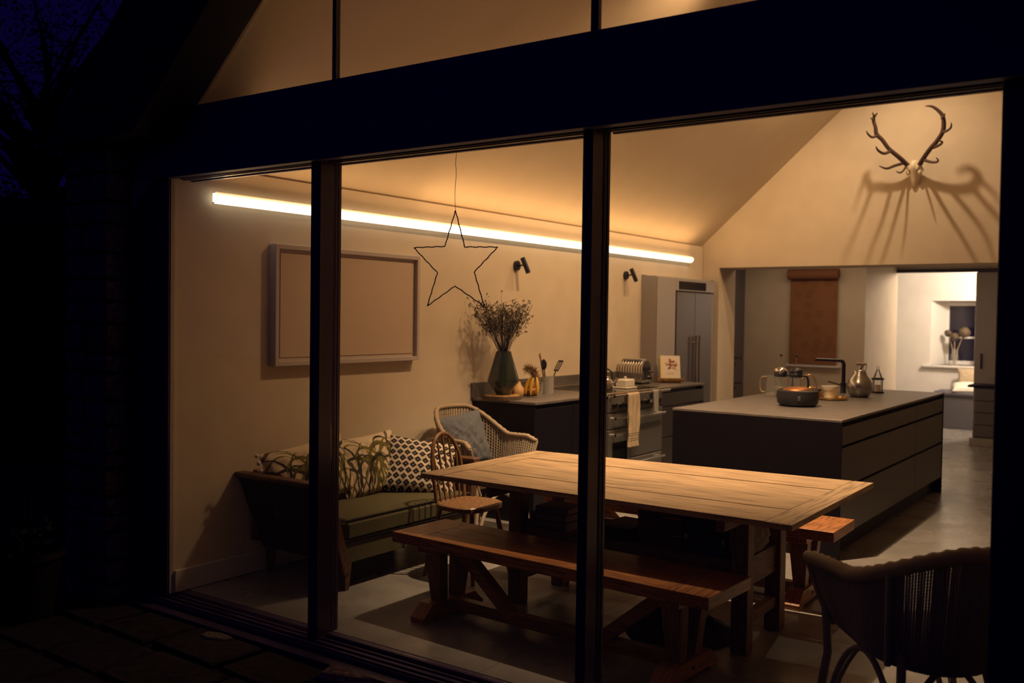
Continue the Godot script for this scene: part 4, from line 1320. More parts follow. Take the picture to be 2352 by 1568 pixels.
# ---------------------------------------------------------------- island
func island() -> void:
	var x0 := 1.5216
	var x1 := 2.719
	var z0 := -6.115
	var z1 := -3.015
	var t := thing("kitchen_island", "large black kitchen island with flat handleless drawers", "island", V(2.12, 0, -4.565))
	var o := -V(2.12, 0, -4.565)
	part("body", B.new().span(V(x0 + 0.02, 0.14, z0 + 0.02), V(x1 - 0.03, 0.885, z1 - 0.02)), M.gap, t, o)
	part("plinth", B.new().span(V(x0 + 0.02, 0.0, z0 + 0.02), V(x1 - 0.075, 0.14, z1 - 0.02)), M.cabinet_dark, t, o)
	part("end_panel", B.new().span(V(x0 + 0.004, 0.0, z1 - 0.02), V(x1 - 0.002, 0.893, z1 - 0.001), 0.0015), M.cabinet_dark, t, o)
	part("end_panel", B.new().span(V(x0 + 0.004, 0.0, z0 + 0.001), V(x1 - 0.002, 0.893, z0 + 0.02), 0.0015), M.cabinet_dark, t, o)
	part("side_panel", B.new().span(V(x0 + 0.004, 0.0, z0 + 0.02), V(x0 + 0.02, 0.893, z1 - 0.02), 0.001), M.cabinet_dark, t, o)
	for r in [[0.742, 0.862], [0.468, 0.724], [0.148, 0.450]]:
		for c in [[-5.08, z1 - 0.023], [z0 + 0.023, -5.086]]:
			part("drawer", B.new().span(V(x1 - 0.03, r[0], c[0]), V(x1 - 0.006, r[1], c[1]), 0.0015), M.drawer_dark, t, o)
	single("island_worktop", B.new().span(V(x0, 0.894, z0), V(x1, 0.91, z1), 0.0015), M.worktop, "thin dark grey stone worktop of the island", "worktop")
	var y := 0.91
	# two cafetieres
	for k in 2:
		var c: Node3D = thing("cafetiere", ["glass cafetiere with chrome dome lid, nearer the copper kettle's left", "glass cafetiere with black lid behind the black bowl"][k], "cafetiere", V([1.742, 1.872][k], y, [-4.60, -4.60][k]), 0.0, "cafetieres on the island")
		var g := part("beaker", B.new().lathe([Vector2(0, 0.012), Vector2(0.046, 0.012), Vector2(0.048, 0.02), Vector2(0.048, 0.185)], Vector3.ZERO, 24), M.clear_glass, c)
		var b := B.new()
		for i in 4:
			var a: float = TAU * i / 4 + 0.5
			b.tube([V(cos(a) * 0.052, 0.0, sin(a) * 0.052), V(cos(a) * 0.050, 0.19, sin(a) * 0.050)], 0.0028, 6)
		for h in [0.012, 0.075]:
			var ring := []
			for i in 25: ring.append(V(cos(TAU * i / 24.0) * 0.0505, h, sin(TAU * i / 24.0) * 0.0505))
			b.tube(ring, 0.0025, 6)
		part("frame", b, M.chrome, c)
		part("collar", B.new().lathe([Vector2(0.050, 0.165), Vector2(0.054, 0.168), Vector2(0.054, 0.20), Vector2(0.050, 0.204), Vector2(0.048, 0.20), Vector2(0.048, 0.168), Vector2(0.05, 0.165)], Vector3.ZERO, 28), M.black_plastic, c)
		var l := part("lid", B.new().lathe([Vector2(0.053, 0.204), Vector2(0.055, 0.21), Vector2(0.050, 0.226), Vector2(0.03, 0.240), Vector2(0.008, 0.246), Vector2(0, 0.246)], Vector3.ZERO, 28), M.chrome if k == 0 else M.black_plastic, c)
		part("plunger_rod", B.new().tube([V(0, 0.04, 0), V(0, 0.338, 0)], 0.0028, 6), M.steel, l)
		part("plunger_knob", B.new().ball(V(0, 0.345, 0), V(0.012, 0.012, 0.012), 12, 8), M.black_plastic, l)
		part("filter", B.new().lathe([Vector2(0, 0.036), Vector2(0.045, 0.036), Vector2(0.045, 0.042), Vector2(0, 0.044)], Vector3.ZERO, 20), M.steel, l)
		part("handle", B.new().tube(curve([V(0.050, 0.18, 0.0), V(0.085, 0.175, -0.01), V(0.098, 0.13, -0.012), V(0.092, 0.07, -0.01), V(0.052, 0.05, 0.0)], 5), 0.009, 8), M.black_plastic, c)
	# black fire bowl
	var t2 := thing("black_bowl", "wide low black cast iron bowl at the front of island top", "bowl", V(2.15, y, -3.83))
	part("bowl_body", B.new().lathe([Vector2(0, 0.0), Vector2(0.12, 0.0), Vector2(0.146, 0.022), Vector2(0.154, 0.07), Vector2(0.150, 0.115), Vector2(0.138, 0.122), Vector2(0.132, 0.112), Vector2(0.13, 0.03), Vector2(0, 0.022)], Vector3.ZERO, 36), M.cast_iron, t2)
	part("crest", B.new().box(V(0.06, 0.066, 0.142), V(0.02, 0.03, 0.005), 0.002, Basis(Vector3.UP, 0.4)), M.pewter, t2)
	single("copper_dish", B.new().lathe([Vector2(0, 0.0), Vector2(0.085, 0.0), Vector2(0.108, 0.085), Vector2(0.104, 0.10), Vector2(0.07, 0.116), Vector2(0, 0.122)], Vector3.ZERO, 30), M.copper, "shallow copper lid sitting inside the black bowl", "dish", V(2.145, y + 0.0235, -3.83))
	# brass kettle
	t2 = thing("brass_kettle", "small brass teapot with tall arched handle behind the bowl", "teapot", V(1.94, y, -4.72))
	part("body", B.new().lathe([Vector2(0, 0), Vector2(0.05, 0), Vector2(0.064, 0.03), Vector2(0.062, 0.062), Vector2(0.056, 0.072), Vector2(0, 0.074)], Vector3.ZERO, 28), M.brass, t2)
	part("lid", B.new().lathe([Vector2(0.052, 0.072), Vector2(0.05, 0.080), Vector2(0.03, 0.090), Vector2(0.008, 0.092), Vector2(0.010, 0.104), Vector2(0, 0.107)], Vector3.ZERO, 24), M.brass, t2)
	part("handle", B.new().tube(curve([V(-0.055, 0.065, 0.02), V(-0.055, 0.13, 0.02), V(-0.02, 0.178, 0.01), V(0.025, 0.175, -0.01), V(0.052, 0.12, -0.02), V(0.058, 0.065, -0.02)], 6), 0.0065, 8), M.brass, t2)
	part("spout", B.new().tube(curve([V(0.055, 0.03, 0.02), V(0.085, 0.05, 0.03), V(0.10, 0.08, 0.035)], 4), [0.012, 0.012, 0.011, 0.010, 0.010, 0.009, 0.009, 0.008, 0.008], 10), M.brass, t2)
	# tray with cup and jars
	t2 = thing("brass_tray", "round pale brass tray under the white cup", "tray", V(2.165, y, -4.60))
	part("tray_base", B.new().lathe([Vector2(0, 0), Vector2(0.115, 0), Vector2(0.128, 0.008), Vector2(0.130, 0.022), Vector2(0.126, 0.022), Vector2(0.122, 0.010), Vector2(0, 0.007)], Vector3.ZERO, 40), M.brass, t2)
	t2 = thing("white_cup", "white ceramic cup with wide rim standing on the brass tray", "cup", V(2.150, y + 0.0085, -4.60))
	part("cup_body", B.new().lathe([Vector2(0, 0), Vector2(0.044, 0), Vector2(0.053, 0.062), Vector2(0.062, 0.068), Vector2(0.066, 0.102), Vector2(0.061, 0.102), Vector2(0.056, 0.07), Vector2(0.04, 0.01), Vector2(0, 0.008)], Vector3.ZERO, 30), M.ceramic, t2)
	for k in 2:
		var j := thing("amber_jar", ["small amber glass jar left of the white cup", "smaller amber glass jar nearer the brass teapot"][k], "jar", V([2.085, 2.045][k], y + (0.0085 if k == 0 else 0.0), [-4.535, -4.62][k]), 0.0, "amber jars by the tray")
		part("jar_body", B.new().lathe([Vector2(0, 0), Vector2(0.022, 0), Vector2(0.024, 0.01), Vector2(0.023, 0.05), Vector2(0.017, 0.06)], Vector3.ZERO, 18), M.amber_glass, j)
		part("lid", B.new().lathe([Vector2(0.018, 0.058), Vector2(0.019, 0.062), Vector2(0.019, 0.075), Vector2(0, 0.077)], Vector3.ZERO, 18), M.black_plastic, j)
	# tap
	t2 = thing("kitchen_tap", "matt black square-armed mixer tap on the island", "tap", V(2.025, y, -5.40))
	part("base", B.new().lathe([Vector2(0, 0), Vector2(0.03, 0), Vector2(0.03, 0.006), Vector2(0.026, 0.01), Vector2(0.026, 0.09), Vector2(0, 0.095)], Vector3.ZERO, 24), M.black_metal, t2)
	part("spout", B.new().tube([V(0, 0.09, 0), V(0, 0.255, 0), V(-0.006, 0.275, 0.006), V(-0.025, 0.286, 0.016), V(-0.21, 0.292, 0.10), V(-0.222, 0.280, 0.106)], [0.017, 0.017, 0.017, 0.0155, 0.014, 0.013], 14), M.black_metal, t2)
	part("lever", B.new().tube([V(-0.02, 0.07, 0.015), V(-0.12, 0.098, 0.05)], 0.006, 8), M.black_metal, t2)
	# pear-shaped pot
	t2 = thing("steel_flagon", "round bellied brushed steel flagon with wooden grip", "flagon", V(2.268, y, -5.03))
	part("body", B.new().lathe([Vector2(0, 0), Vector2(0.066, 0), Vector2(0.088, 0.022), Vector2(0.104, 0.066), Vector2(0.104, 0.10), Vector2(0.088, 0.145), Vector2(0.062, 0.178), Vector2(0.052, 0.202), Vector2(0.046, 0.222), Vector2(0.036, 0.230), Vector2(0, 0.232)], Vector3.ZERO, 40), M.pewter, t2)
	part("neck", B.new().tube(curve([V(0.0, 0.230, 0), V(0.008, 0.247, 0.0), V(0.026, 0.266, -0.008)], 4), [0.013, 0.012, 0.012, 0.011, 0.011, 0.010, 0.010, 0.009, 0.009], 12), M.pewter, t2)
	part("grip", B.new().tube([V(-0.032, 0.278, 0.014), V(0.048, 0.278, -0.018)], 0.011, 12), M.pale_wood, t2)
	part("loop", B.new().tube([V(0.045, 0.278, -0.018), V(0.048, 0.25, -0.018), V(0.04, 0.222, -0.014)], 0.003, 6), M.steel, t2)
	# lantern
	t2 = thing("glass_lantern", "small black framed glass lantern beside the steel flagon", "lantern", V(2.262, y, -5.62))
	var lb := B.new()
	for i in 4:
		var a: float = TAU * i / 4 + 0.4
		lb.tube([V(cos(a) * 0.05, 0.0, sin(a) * 0.05), V(cos(a) * 0.05, 0.12, sin(a) * 0.05), V(cos(a) * 0.008, 0.21, sin(a) * 0.008)], 0.0035, 6)
	lb.lathe([Vector2(0, 0), Vector2(0.055, 0), Vector2(0.055, 0.014), Vector2(0, 0.014)], Vector3.ZERO, 20)
	lb.lathe([Vector2(0.052, 0.118), Vector2(0.055, 0.12), Vector2(0.055, 0.132), Vector2(0.05, 0.134)], Vector3.ZERO, 20)
	part("frame", lb, M.black_metal, t2)
	part("glass_body", B.new().lathe([Vector2(0.046, 0.014), Vector2(0.046, 0.12), Vector2(0.03, 0.17), Vector2(0.008, 0.21)], Vector3.ZERO, 20), M.clear_glass, t2)
	part("candle", B.new().lathe([Vector2(0, 0.014), Vector2(0.024, 0.014), Vector2(0.024, 0.075), Vector2(0, 0.077)], Vector3.ZERO, 16), M.ceramic, t2)
	part("ring", B.new().tube(curve([V(0.0, 0.205, 0), V(0.012, 0.222, 0), V(0.0, 0.238, 0), V(-0.012, 0.222, 0), V(0.0, 0.205, 0)], 5), 0.002, 5), M.black_metal, t2)
	# glass jug
	t2 = thing("glass_jug", "clear glass jug with pale handle left of the cafetieres", "jug", V(1.665, y, -4.62))
	part("jug_body", B.new().lathe([Vector2(0, 0.003), Vector2(0.05, 0.003), Vector2(0.06, 0.03), Vector2(0.052, 0.10), Vector2(0.045, 0.15), Vector2(0.052, 0.175)], Vector3.ZERO, 24), M.clear_glass, t2)
	part("handle", B.new().tube(curve([V(-0.045, 0.155, 0.0), V(-0.095, 0.15, 0.0), V(-0.108, 0.09, 0), V(-0.098, 0.035, 0), V(-0.057, 0.025, 0)], 5), 0.0065, 8), M.pale_wood, t2)

# ---------------------------------------------------------------- table and benches
func dining() -> void:
	dining_table()
	make_bench("wooden bench in front of the table, nearest the glass", V(2.095, 0, -0.610), -0.045)
	var b2 := dup(get_node("bench"), "bench", V(2.135, 0, -2.02), 0.02, "wooden bench behind the table, before the island", "trestle benches")
	b2.scale.y = 1.025
	under_table()
	windsor()

func dining_table() -> void:
	var t := thing("dining_table", "long pale worn plank dining table with breadboard ends", "table", V(2.24, 0, -1.2))
	var o := -V(2.24, 0, -1.2)
	var f := -0.598
	var zl := -1.690
	var zr := -1.862
	var xa := 1.252
	var xb := 3.222
	var ba := xa + 0.125      # inner edges of the breadboard ends
	var bb := xb - 0.10
	var back := func(x: float) -> float: return lerpf(zl, zr, (x - xa) / (xb - xa))
	# four wide boards
	var cut := [0.0, 0.235, 0.50, 0.735, 1.0]
	for k in 4:
		var p := []
		for q in [[ba + 0.002, cut[k]], [bb - 0.002, cut[k]], [bb - 0.002, cut[k + 1]], [ba + 0.002, cut[k + 1]]]:
			var g: float = 0.0022 * (1.0 if q[1] == cut[k] else -1.0)
			p.append(Vector2(q[0], lerpf(f, back.call(q[0]), q[1]) - g))
		part("plank", B.new().slab(p, 0.694, 0.7195 + [0.0, 0.0015, -0.001, 0.001][k], 0.003), M["table_x%d" % [0, 1, 2, 0][k]], t, o)
	part("breadboard_end", B.new().slab([Vector2(xa, f + 0.004), Vector2(ba, f), Vector2(ba, back.call(ba)), Vector2(xa, back.call(xa) - 0.003)], 0.694, 0.7205, 0.003), M.table_z, t, o)
	part("breadboard_end", B.new().slab([Vector2(bb, f), Vector2(xb + 0.014, f + 0.002), Vector2(xb, back.call(xb)), Vector2(bb, back.call(bb))], 0.694, 0.7205, 0.003), M.table_z, t, o)
	# chest-like base: four posts, rails, shelf
	for x in [1.585, 2.86]:
		for z in [-1.025, -1.455]:
			part("leg", B.new().span(V(x - 0.04, 0, z - 0.04), V(x + 0.04, 0.694, z + 0.04), 0.004), M.base_y, t, o)
		part("end_board", B.new().slab([Vector2(x - 0.014, -1.415), Vector2(x + 0.014, -1.415), Vector2(x + 0.014, -1.065), Vector2(x - 0.014, -1.065)], 0.300, 0.432, 0.004), M.base_z, t, o)
		part("low_rail", B.new().span(V(x - 0.02, 0.12, -1.415), V(x + 0.02, 0.175, -1.065), 0.004), M.base_z, t, o)
		part("top_rail", B.new().span(V(x - 0.02, 0.61, -1.60), V(x + 0.02, 0.692, -0.75), 0.004), M.base_z, t, o)
	for z in [-1.02, -1.46]:
		part("shelf_rail", B.new().span(V(1.625, 0.305, z - 0.014), V(2.82, 0.425, z + 0.014), 0.003), M.base_x, t, o)
		part("apron", B.new().span(V(1.625, 0.60, z - 0.012), V(2.82, 0.692, z + 0.012), 0.003), M.base_x, t, o)
	for k in 3:
		part("shelf_board", B.new().span(V(1.60, 0.385, -1.445 + k * 0.137), V(2.845, 0.405, -1.312 + k * 0.137), 0.002), M.base_x, t, o)

func make_bench(label: String, at: Vector3, turn: float) -> Node3D:
	var t := thing("bench", label, "bench", at, turn, "trestle benches")
	var L := 0.895
	var y0 := 0.376
	var y1 := 0.430
	var e := 0.185
	# boards between two cross boards
	part("seat_board", B.new().span(V(-L + e + 0.001, y0, 0.075), V(L - e - 0.001, y1, 0.205), 0.002), M.bench_x0, t)
	part("seat_board", B.new().span(V(-L + e + 0.001, y0, -0.066), V(L - e - 0.001, y1, 0.0735), 0.002), M.bench_x1, t)
	part("seat_board", B.new().span(V(-L + e + 0.001, y0, -0.205), V(L - e - 0.001, y1, -0.0675), 0.002), M.bench_x0, t)
	for s in [-1.0, 1.0]:
		part("end_board", B.new().box(V(s * (L - e / 2), (y0 + y1) / 2, 0), V(e, y1 - y0, 0.41), 0.002), M.bench_z, t)
		var x: float = s * 0.685
		part("cleat", B.new().box(V(x, 0.358, 0), V(0.12, 0.036, 0.35), 0.004), M.bench_z, t)
		for z in [-1.0, 1.0]:
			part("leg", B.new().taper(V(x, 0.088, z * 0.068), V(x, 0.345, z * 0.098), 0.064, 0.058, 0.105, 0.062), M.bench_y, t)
		# foot with sloping toes and a notch underneath, profile in zy turned to lie along z
		var fp := B.new()
		var pr := [Vector2(-0.232, 0.0), Vector2(-0.17, 0.0), Vector2(-0.15, 0.014), Vector2(0.15, 0.014), Vector2(0.17, 0.0), Vector2(0.232, 0.0), Vector2(0.232, 0.026), Vector2(0.165, 0.088), Vector2(-0.165, 0.088), Vector2(-0.232, 0.026)]
		foot(fp, pr, x)
		var ft := part("foot", fp, M.bench_z, t)
		part("peg", B.new().tube([V(x + s * 0.045, 0.05, 0), V(x + s * 0.0475, 0.05, 0)], 0.009, 10), M.gap, ft)
		part("brace", B.new().bar(V(s * 0.62, 0.366, 0), V(s * 0.245, 0.06, 0), 0.062, 0.060, 0.003, Vector3.BACK), M.bench_x0, t)
	part("stretcher", B.new().span(V(-0.64, 0.034, -0.028), V(0.64, 0.092, 0.028), 0.003), M.bench_x1, t)
	return t

func foot(b: B, pr: Array, x: float) -> void:
	# convex upper part and two toes
	var pts := []
	for s in [[pr[2], pr[3], pr[7], pr[8]], [pr[0], pr[1], pr[2], pr[8], pr[9]], [pr[3], pr[4], pr[5], pr[6], pr[7]]]:
		var f0 := []
		var f1 := []
		for q in s:
			f0.append(V(x - 0.045, q.y, -q.x))
			f1.append(V(x + 0.045, q.y, -q.x))
		b.flat(f1)
		var rv := f0.duplicate(); rv.reverse(); b.flat(rv)
		for k in s.size():
			var j: int = (k + 1) % s.size()
			b.flat([f0[k], f0[j], f1[j], f1[k]])

func under_table() -> void:
	var y := 0.4055
	# three books in a stack, the thickest lowest
	var bz := -1.14
	var cols := [lin(0.20, 0.18, 0.19), lin(0.17, 0.13, 0.12), lin(0.19, 0.17, 0.17)]
	var lab := ["thickest grey book at the bottom of the stack under the table", "reddish grey book in the middle of the stack under the table", "smallest grey book on top of the stack under the table"]
	var yy := y
	for k in 3:
		var h: float = [0.050, 0.040, 0.034][k]
		var w: float = [0.24, 0.225, 0.20][k]
		var t := thing("book", lab[k], "book", V(1.745 + k * 0.01, yy, bz - k * 0.006), [0.03, -0.04, 0.05][k], "books stacked on the table shelf")
		var m := mat("book_%d" % k, cols[k], 0.7)
		part("cover", B.new().span(V(-w / 2, 0.0, -0.09), V(w / 2, 0.004, 0.09), 0.001).span(V(-w / 2, h - 0.004, -0.09), V(w / 2, h, 0.09), 0.001).span(V(-w / 2, 0.0, 0.085), V(w / 2, h, 0.09), 0.001), m, t)
		part("pages", B.new().span(V(-w / 2 + 0.005, 0.004, -0.085), V(w / 2 - 0.005, h - 0.004, 0.085)), M.paper, t)
		yy += h + 0.0005
	single("card_box", B.new().span(V(-0.04, 0, -0.08), V(0.035, 0.052, 0.08), 0.003), M.bag_canvas, "small pale cardboard box left of the stacked books", "box", V(1.602 + 0.065, y, -1.335))
	# newspapers
	yy = y
	for k in 7:
		single("magazine", B.new().box(V(0, 0.0045, 0), V(0.20, 0.009, 0.27), 0.002, Basis(Vector3.UP, rng.randf_range(-0.12, 0.12))), M.blanket_dark if k % 2 else M.velvet_dark, "%s folded magazine in the loose dark pile on the table shelf" % ["lowest", "second lowest", "third lowest", "middle", "third highest", "second highest", "topmost"][k], "magazine", V(2.13, yy, -1.23), "pile of magazines on the table shelf")
		yy += 0.0095
	# dark wicker hamper and case
	var t2 := thing("wicker_hamper", "dark lidded wicker hamper in the middle of the table shelf", "basket", V(2.40, y, -1.23))
	var b := B.new()
	for r in 9:
		var ring := []
		for q in [[-0.115, 0.15], [0.115, 0.15], [0.115, -0.15], [-0.115, -0.15], [-0.115, 0.15]]:
			ring.append(V(q[0], 0.012 + r * 0.017, q[1]))
		b.tube(ring, 0.0085, 6)
	part("body", b, M.base_x, t2)
	part("lid", B.new().span(V(-0.122, 0.160, -0.158), V(0.122, 0.178, 0.158), 0.006), M.base_x, t2)
	t2 = thing("storage_case", "dark grey storage case with steel corners under the right end", "case", V(2.65, y, -1.21))
	part("case_body", B.new().span(V(-0.105, 0.0, -0.15), V(0.105, 0.165, 0.15), 0.006), M.blanket_dark, t2)
	part("case_lid", B.new().span(V(-0.107, 0.166, -0.152), V(0.107, 0.185, 0.152), 0.006), M.blanket_dark, t2)
	for sx in [-1.0, 1.0]:
		part("corner_plate", B.new().box(V(sx * 0.098, 0.085, 0.150), V(0.018, 0.03, 0.006), 0.002), M.steel, t2)
	single("canvas_bag", B.new().cushion(0.36, 0.20, 0.16, Basis(Vector3.UP, PI / 2 + 0.05), Vector3.ZERO, 14, 0.02), M.bag_canvas, "slumped pale canvas bag at the right end of the table shelf", "bag", V(2.845 - 0.10 + 0.06, y + 0.100, -1.235))
	# blanket on the floor
	var no := FastNoiseLite.new()
	no.seed = 6; no.frequency = 1.7
	single("crumpled_blanket", B.new().grid(34, 30, func(u, w):
		var a: float = u * TAU
		var r: float = w
		var wob: float = 1.0 + 0.22 * no.get_noise_2d(cos(a) * 0.7, sin(a) * 0.7)
		var x: float = cos(a) * r * 0.30 * wob
		var z: float = -sin(a) * r * 0.25 * wob
		var hgt: float = 0.006 + (1.0 - pow(r, 2.2)) * (0.06 + 0.055 * (no.get_noise_2d(x * 7.0, z * 7.0) + 0.4)) + 0.015 * (1 - r) * sin(x * 40.0 + z * 12.0)
		return V(x, maxf(0.003, hgt) if r < 0.99 else 0.0, z) if true else Vector3.ZERO), M.blanket_dark, "crumpled dark blanket on the floor under the right end of the table", "blanket", V(2.50, 0.001, -1.12))

func windsor() -> void:
	var t := thing("windsor_chair", "small hoop-back wooden windsor chair at the left end of table", "chair", V(1.03, 0, -1.29))
	var m: Material = M.elm
	# seat faces +x
	var poly := []
	for k in 24:
		var a := TAU * k / 24.0
		var c := cos(a)
		var s := sin(a)
		poly.append(Vector2(signf(c) * pow(absf(c), 0.7) * 0.175, signf(s) * pow(absf(s), 0.7) * 0.185 * (1.0 + 0.1 * c)))
	part("seat", B.new().slab(poly, 0.405, 0.435, 0.006), m, t)
	var hoop := []
	for k in 25:
		var a := PI * k / 24.0
		var hh: float = sin(a)
		hoop.append(V(-0.135 - 0.075 * hh, 0.43 + 0.40 * pow(hh, 0.8), cos(a) * 0.165 * (0.80 + 0.25 * hh)))
	part("hoop", B.new().tube(hoop, 0.0125, 10), m, t)
	for k in 5:
		var z: float = (k - 2) * 0.045
		var hz: float = z * 1.22
		var top: float = sqrt(maxf(0.0, 1.0 - pow(hz / 0.172, 2)))
		part("spindle", B.new().tube([V(-0.135, 0.43, z), V(-0.138 - 0.072 * top, 0.43 + 0.395 * pow(top, 0.8), hz)], 0.0065, 8), m, t)
	for sx in [-1.0, 1.0]:
		for sz in [-1.0, 1.0]:
			part("leg", B.new().tube([V(sx * 0.115, 0.408, sz * 0.115), V(sx * 0.150, 0.20, sz * 0.150), V(sx * 0.182, 0.0, sz * 0.182)], [0.013, 0.018, 0.012], 10), m, t)
	for sz in [-1.0, 1.0]:
		part("stretcher", B.new().tube([V(-0.150, 0.2, sz * 0.150), V(0.150, 0.2, sz * 0.150)], 0.009, 8), m, t)
	part("stretcher", B.new().tube([V(0.0, 0.2, -0.150), V(0.0, 0.2, 0.150)], 0.009, 8), m, t)

# ---------------------------------------------------------------- sofa corner
func sofa_corner() -> void:
	var t := thing("daybed_sofa", "wooden framed daybed sofa with green velvet seat along left wall", "sofa", V(0.40, 0, -1.20))
	var o := -V(0.40, 0, -1.20)
	var wood: Material = M.sofa_wood
	# near arm flares outwards towards the glass; far arm likewise
	for s in [1.0, -1.0]:
		var zb: float = -0.56 if s > 0 else -1.70
		var zt: float = zb + s * (0.16 if s > 0 else 0.06)
		var b := B.new()
		var lo := [V(0.05, 0.16, zb), V(0.70, 0.16, zb), V(0.73, 0.585, zt), V(0.02, 0.585, zt)]
		var th := V(0, 0.015, -s * 0.05)
		var inn := []
		for p in lo: inn.append(p + th)
		var f := lo.duplicate()
		if s < 0: f.reverse()
		b.flat(f)
		var g := inn.duplicate()
		if s > 0: g.reverse()
		b.flat(g)
		for k in 4:
			var j: int = (k + 1) % 4
			var q := [lo[k], inn[k], inn[j], lo[j]]
			if s < 0: q.reverse()
			b.flat(q)
		part("arm_panel", b, M.velvet_dark, t, o)
		part("arm_rail", B.new().box(V(0.375, 0.605, zt - s * 0.02), V(0.75, 0.030, 0.075), 0.006), wood, t, o)
		part("arm_post", B.new().bar(V(0.715, 0.10, zb - s * 0.03), V(0.735, 0.60, zt - s * 0.02), 0.035, 0.06, 0.005), wood, t, o)
	part("front_rail", B.new().span(V(0.695, 0.155, -1.70), V(0.725, 0.275, -0.56), 0.004), M.velvet_green, t, o)
	part("side_rail", B.new().span(V(0.05, 0.155, -0.585), V(0.70, 0.275, -0.56), 0.004), wood, t, o)
	part("back_frame", B.new().span(V(0.02, 0.20, -1.74), V(0.06, 0.62, -0.50), 0.006), wood, t, o)
	part("base", B.new().span(V(0.06, 0.18, -1.69), V(0.695, 0.262, -0.585)), M.velvet_dark, t, o)
	for x in [0.075, 0.70]:
		for z in [-0.60, -1.67]:
			part("leg", B.new().taper(V(x, 0.0, z), V(x, 0.16, z), 0.03, 0.03, 0.05, 0.05), wood, t, o)
	var sc := B.new()
	for side in [1.0, -1.0]:
		pass
	sc.span(V(0.07, 0.275, -1.685), V(0.745, 0.405, -0.555), 0.03)
	var seat := part("seat_cushion", sc, M.velvet_green, t, o)
	var pp := B.new()
	for y in [0.398, 0.285]:
		pp.tube([V(0.085, y, -0.566), V(0.735, y, -0.566), V(0.735, y, -1.675), V(0.085, y, -1.675)], 0.006, 6)
	part("piping", pp, M.velvet_dark, seat)
	# two long leaf-print cushions leaning on the wall
	var lm := mat("leaf_print", Color(1, 1, 1), 0.95)
	lm.albedo_texture = ImageTexture.create_from_image(leaf_print())
	for k in 2:
		var bs := Basis(Vector3.UP, PI / 2 - 0.03 + k * 0.08) * Basis(Vector3.BACK, 0.11 - k * 0.08) * Basis(Vector3.RIGHT, -0.33)
		var c := thing("leaf_cushion", ["leaf-printed cream cushion at the near end of the sofa", "leaf-printed cream cushion at the middle of the sofa"][k], "cushion", V(0.235, [0.592, 0.580][k], [-0.755, -1.27][k]), 0.0, "leaf-print sofa cushions")
		part("cushion_cover", B.new().cushion(0.64 if k == 0 else 0.58, 0.37 if k == 0 else 0.40, 0.17, bs, Vector3.ZERO, 30 + k, 0.02), lm, c)
		var pm := B.new()
		for i in range(5, 9):
			for s in ([1.0] if k == 0 else [-1.0]):
				pm.ball(bs * V(-s * 0.33 * (1.0 if k == 0 else 0.83), -0.18 + i * 0.045, 0.0), Vector3.ONE * 0.013, 7, 5)
		part("pompom_trim", pm, M.cloth_white, c)
	var dm := mat("diamond_print", Color(1, 1, 1), 0.95)
	dm.albedo_texture = ImageTexture.create_from_image(diamond_print())
	single("diamond_cushion", B.new().cushion(0.50, 0.42, 0.16, Basis(Vector3.UP, 0.72) * Basis(Vector3.BACK, -0.16) * Basis(Vector3.RIGHT, -0.62), Vector3.ZERO, 50, 0.015), dm, "black and white diamond patterned cushion at the far end of sofa", "cushion", V(0.42, 0.550, -1.545))
	far_wicker()

func leaf_print() -> Image:
	var W := 384
	var H := 224
	var im := Image.create(W, H, false, Image.FORMAT_RGB8)
	im.fill(Color(0.80, 0.73, 0.63))
	var r := RandomNumberGenerator.new()
	r.seed = 8
	var greens := [Color(0.40, 0.38, 0.12), Color(0.22, 0.20, 0.11), Color(0.33, 0.29, 0.09), Color(0.14, 0.12, 0.09)]
	for k in 40:
		var p := Vector2(r.randf_range(-20, W + 20), H + 6)
		var ang: float = -PI / 2 + r.randf_range(-0.5, 0.5)
		var bend: float = signf(r.randf() - 0.5) * r.randf_range(0.006, 0.017)
		var L: int = r.randi_range(200, 400)
		var wmax: float = r.randf_range(3.5, 8.5)
		var col: Color = greens[k % 4]
		for i in L:
			p += Vector2.from_angle(ang)
			ang += bend * (float(i) / L) * 1.7
			var w: float = wmax * sin(PI * clampf(float(i) / L * 0.93 + 0.07, 0.0, 1.0)) + 0.4
			var nn := Vector2.from_angle(ang + PI / 2)
			for j in range(-9, 10):
				if absf(j) <= w:
					var q := p + nn * j
					if q.x >= 0 and q.x < W and q.y >= 0 and q.y < H: im.set_pixel(int(q.x), int(q.y), col)
	return im

func diamond_print() -> Image:
	var im := Image.create(256, 224, false, Image.FORMAT_RGB8)
	for y in 224:
		for x in 256:
			var u: float = fposmod(x / 26.0 + (0.5 if int(y / 23.0) % 2 == 1 else 0.0), 1.0) - 0.5
			var w: float = fposmod(y / 23.0, 1.0) - 0.5
			var d: float = absf(u) * 1.05 + absf(w) * 0.95
			var c := Color(0.78, 0.72, 0.64)
			if d < 0.50: c = Color(0.10, 0.09, 0.10)
			if d < 0.13: c = Color(0.62, 0.56, 0.50)
			im.set_pixel(x, y, c)
	return im

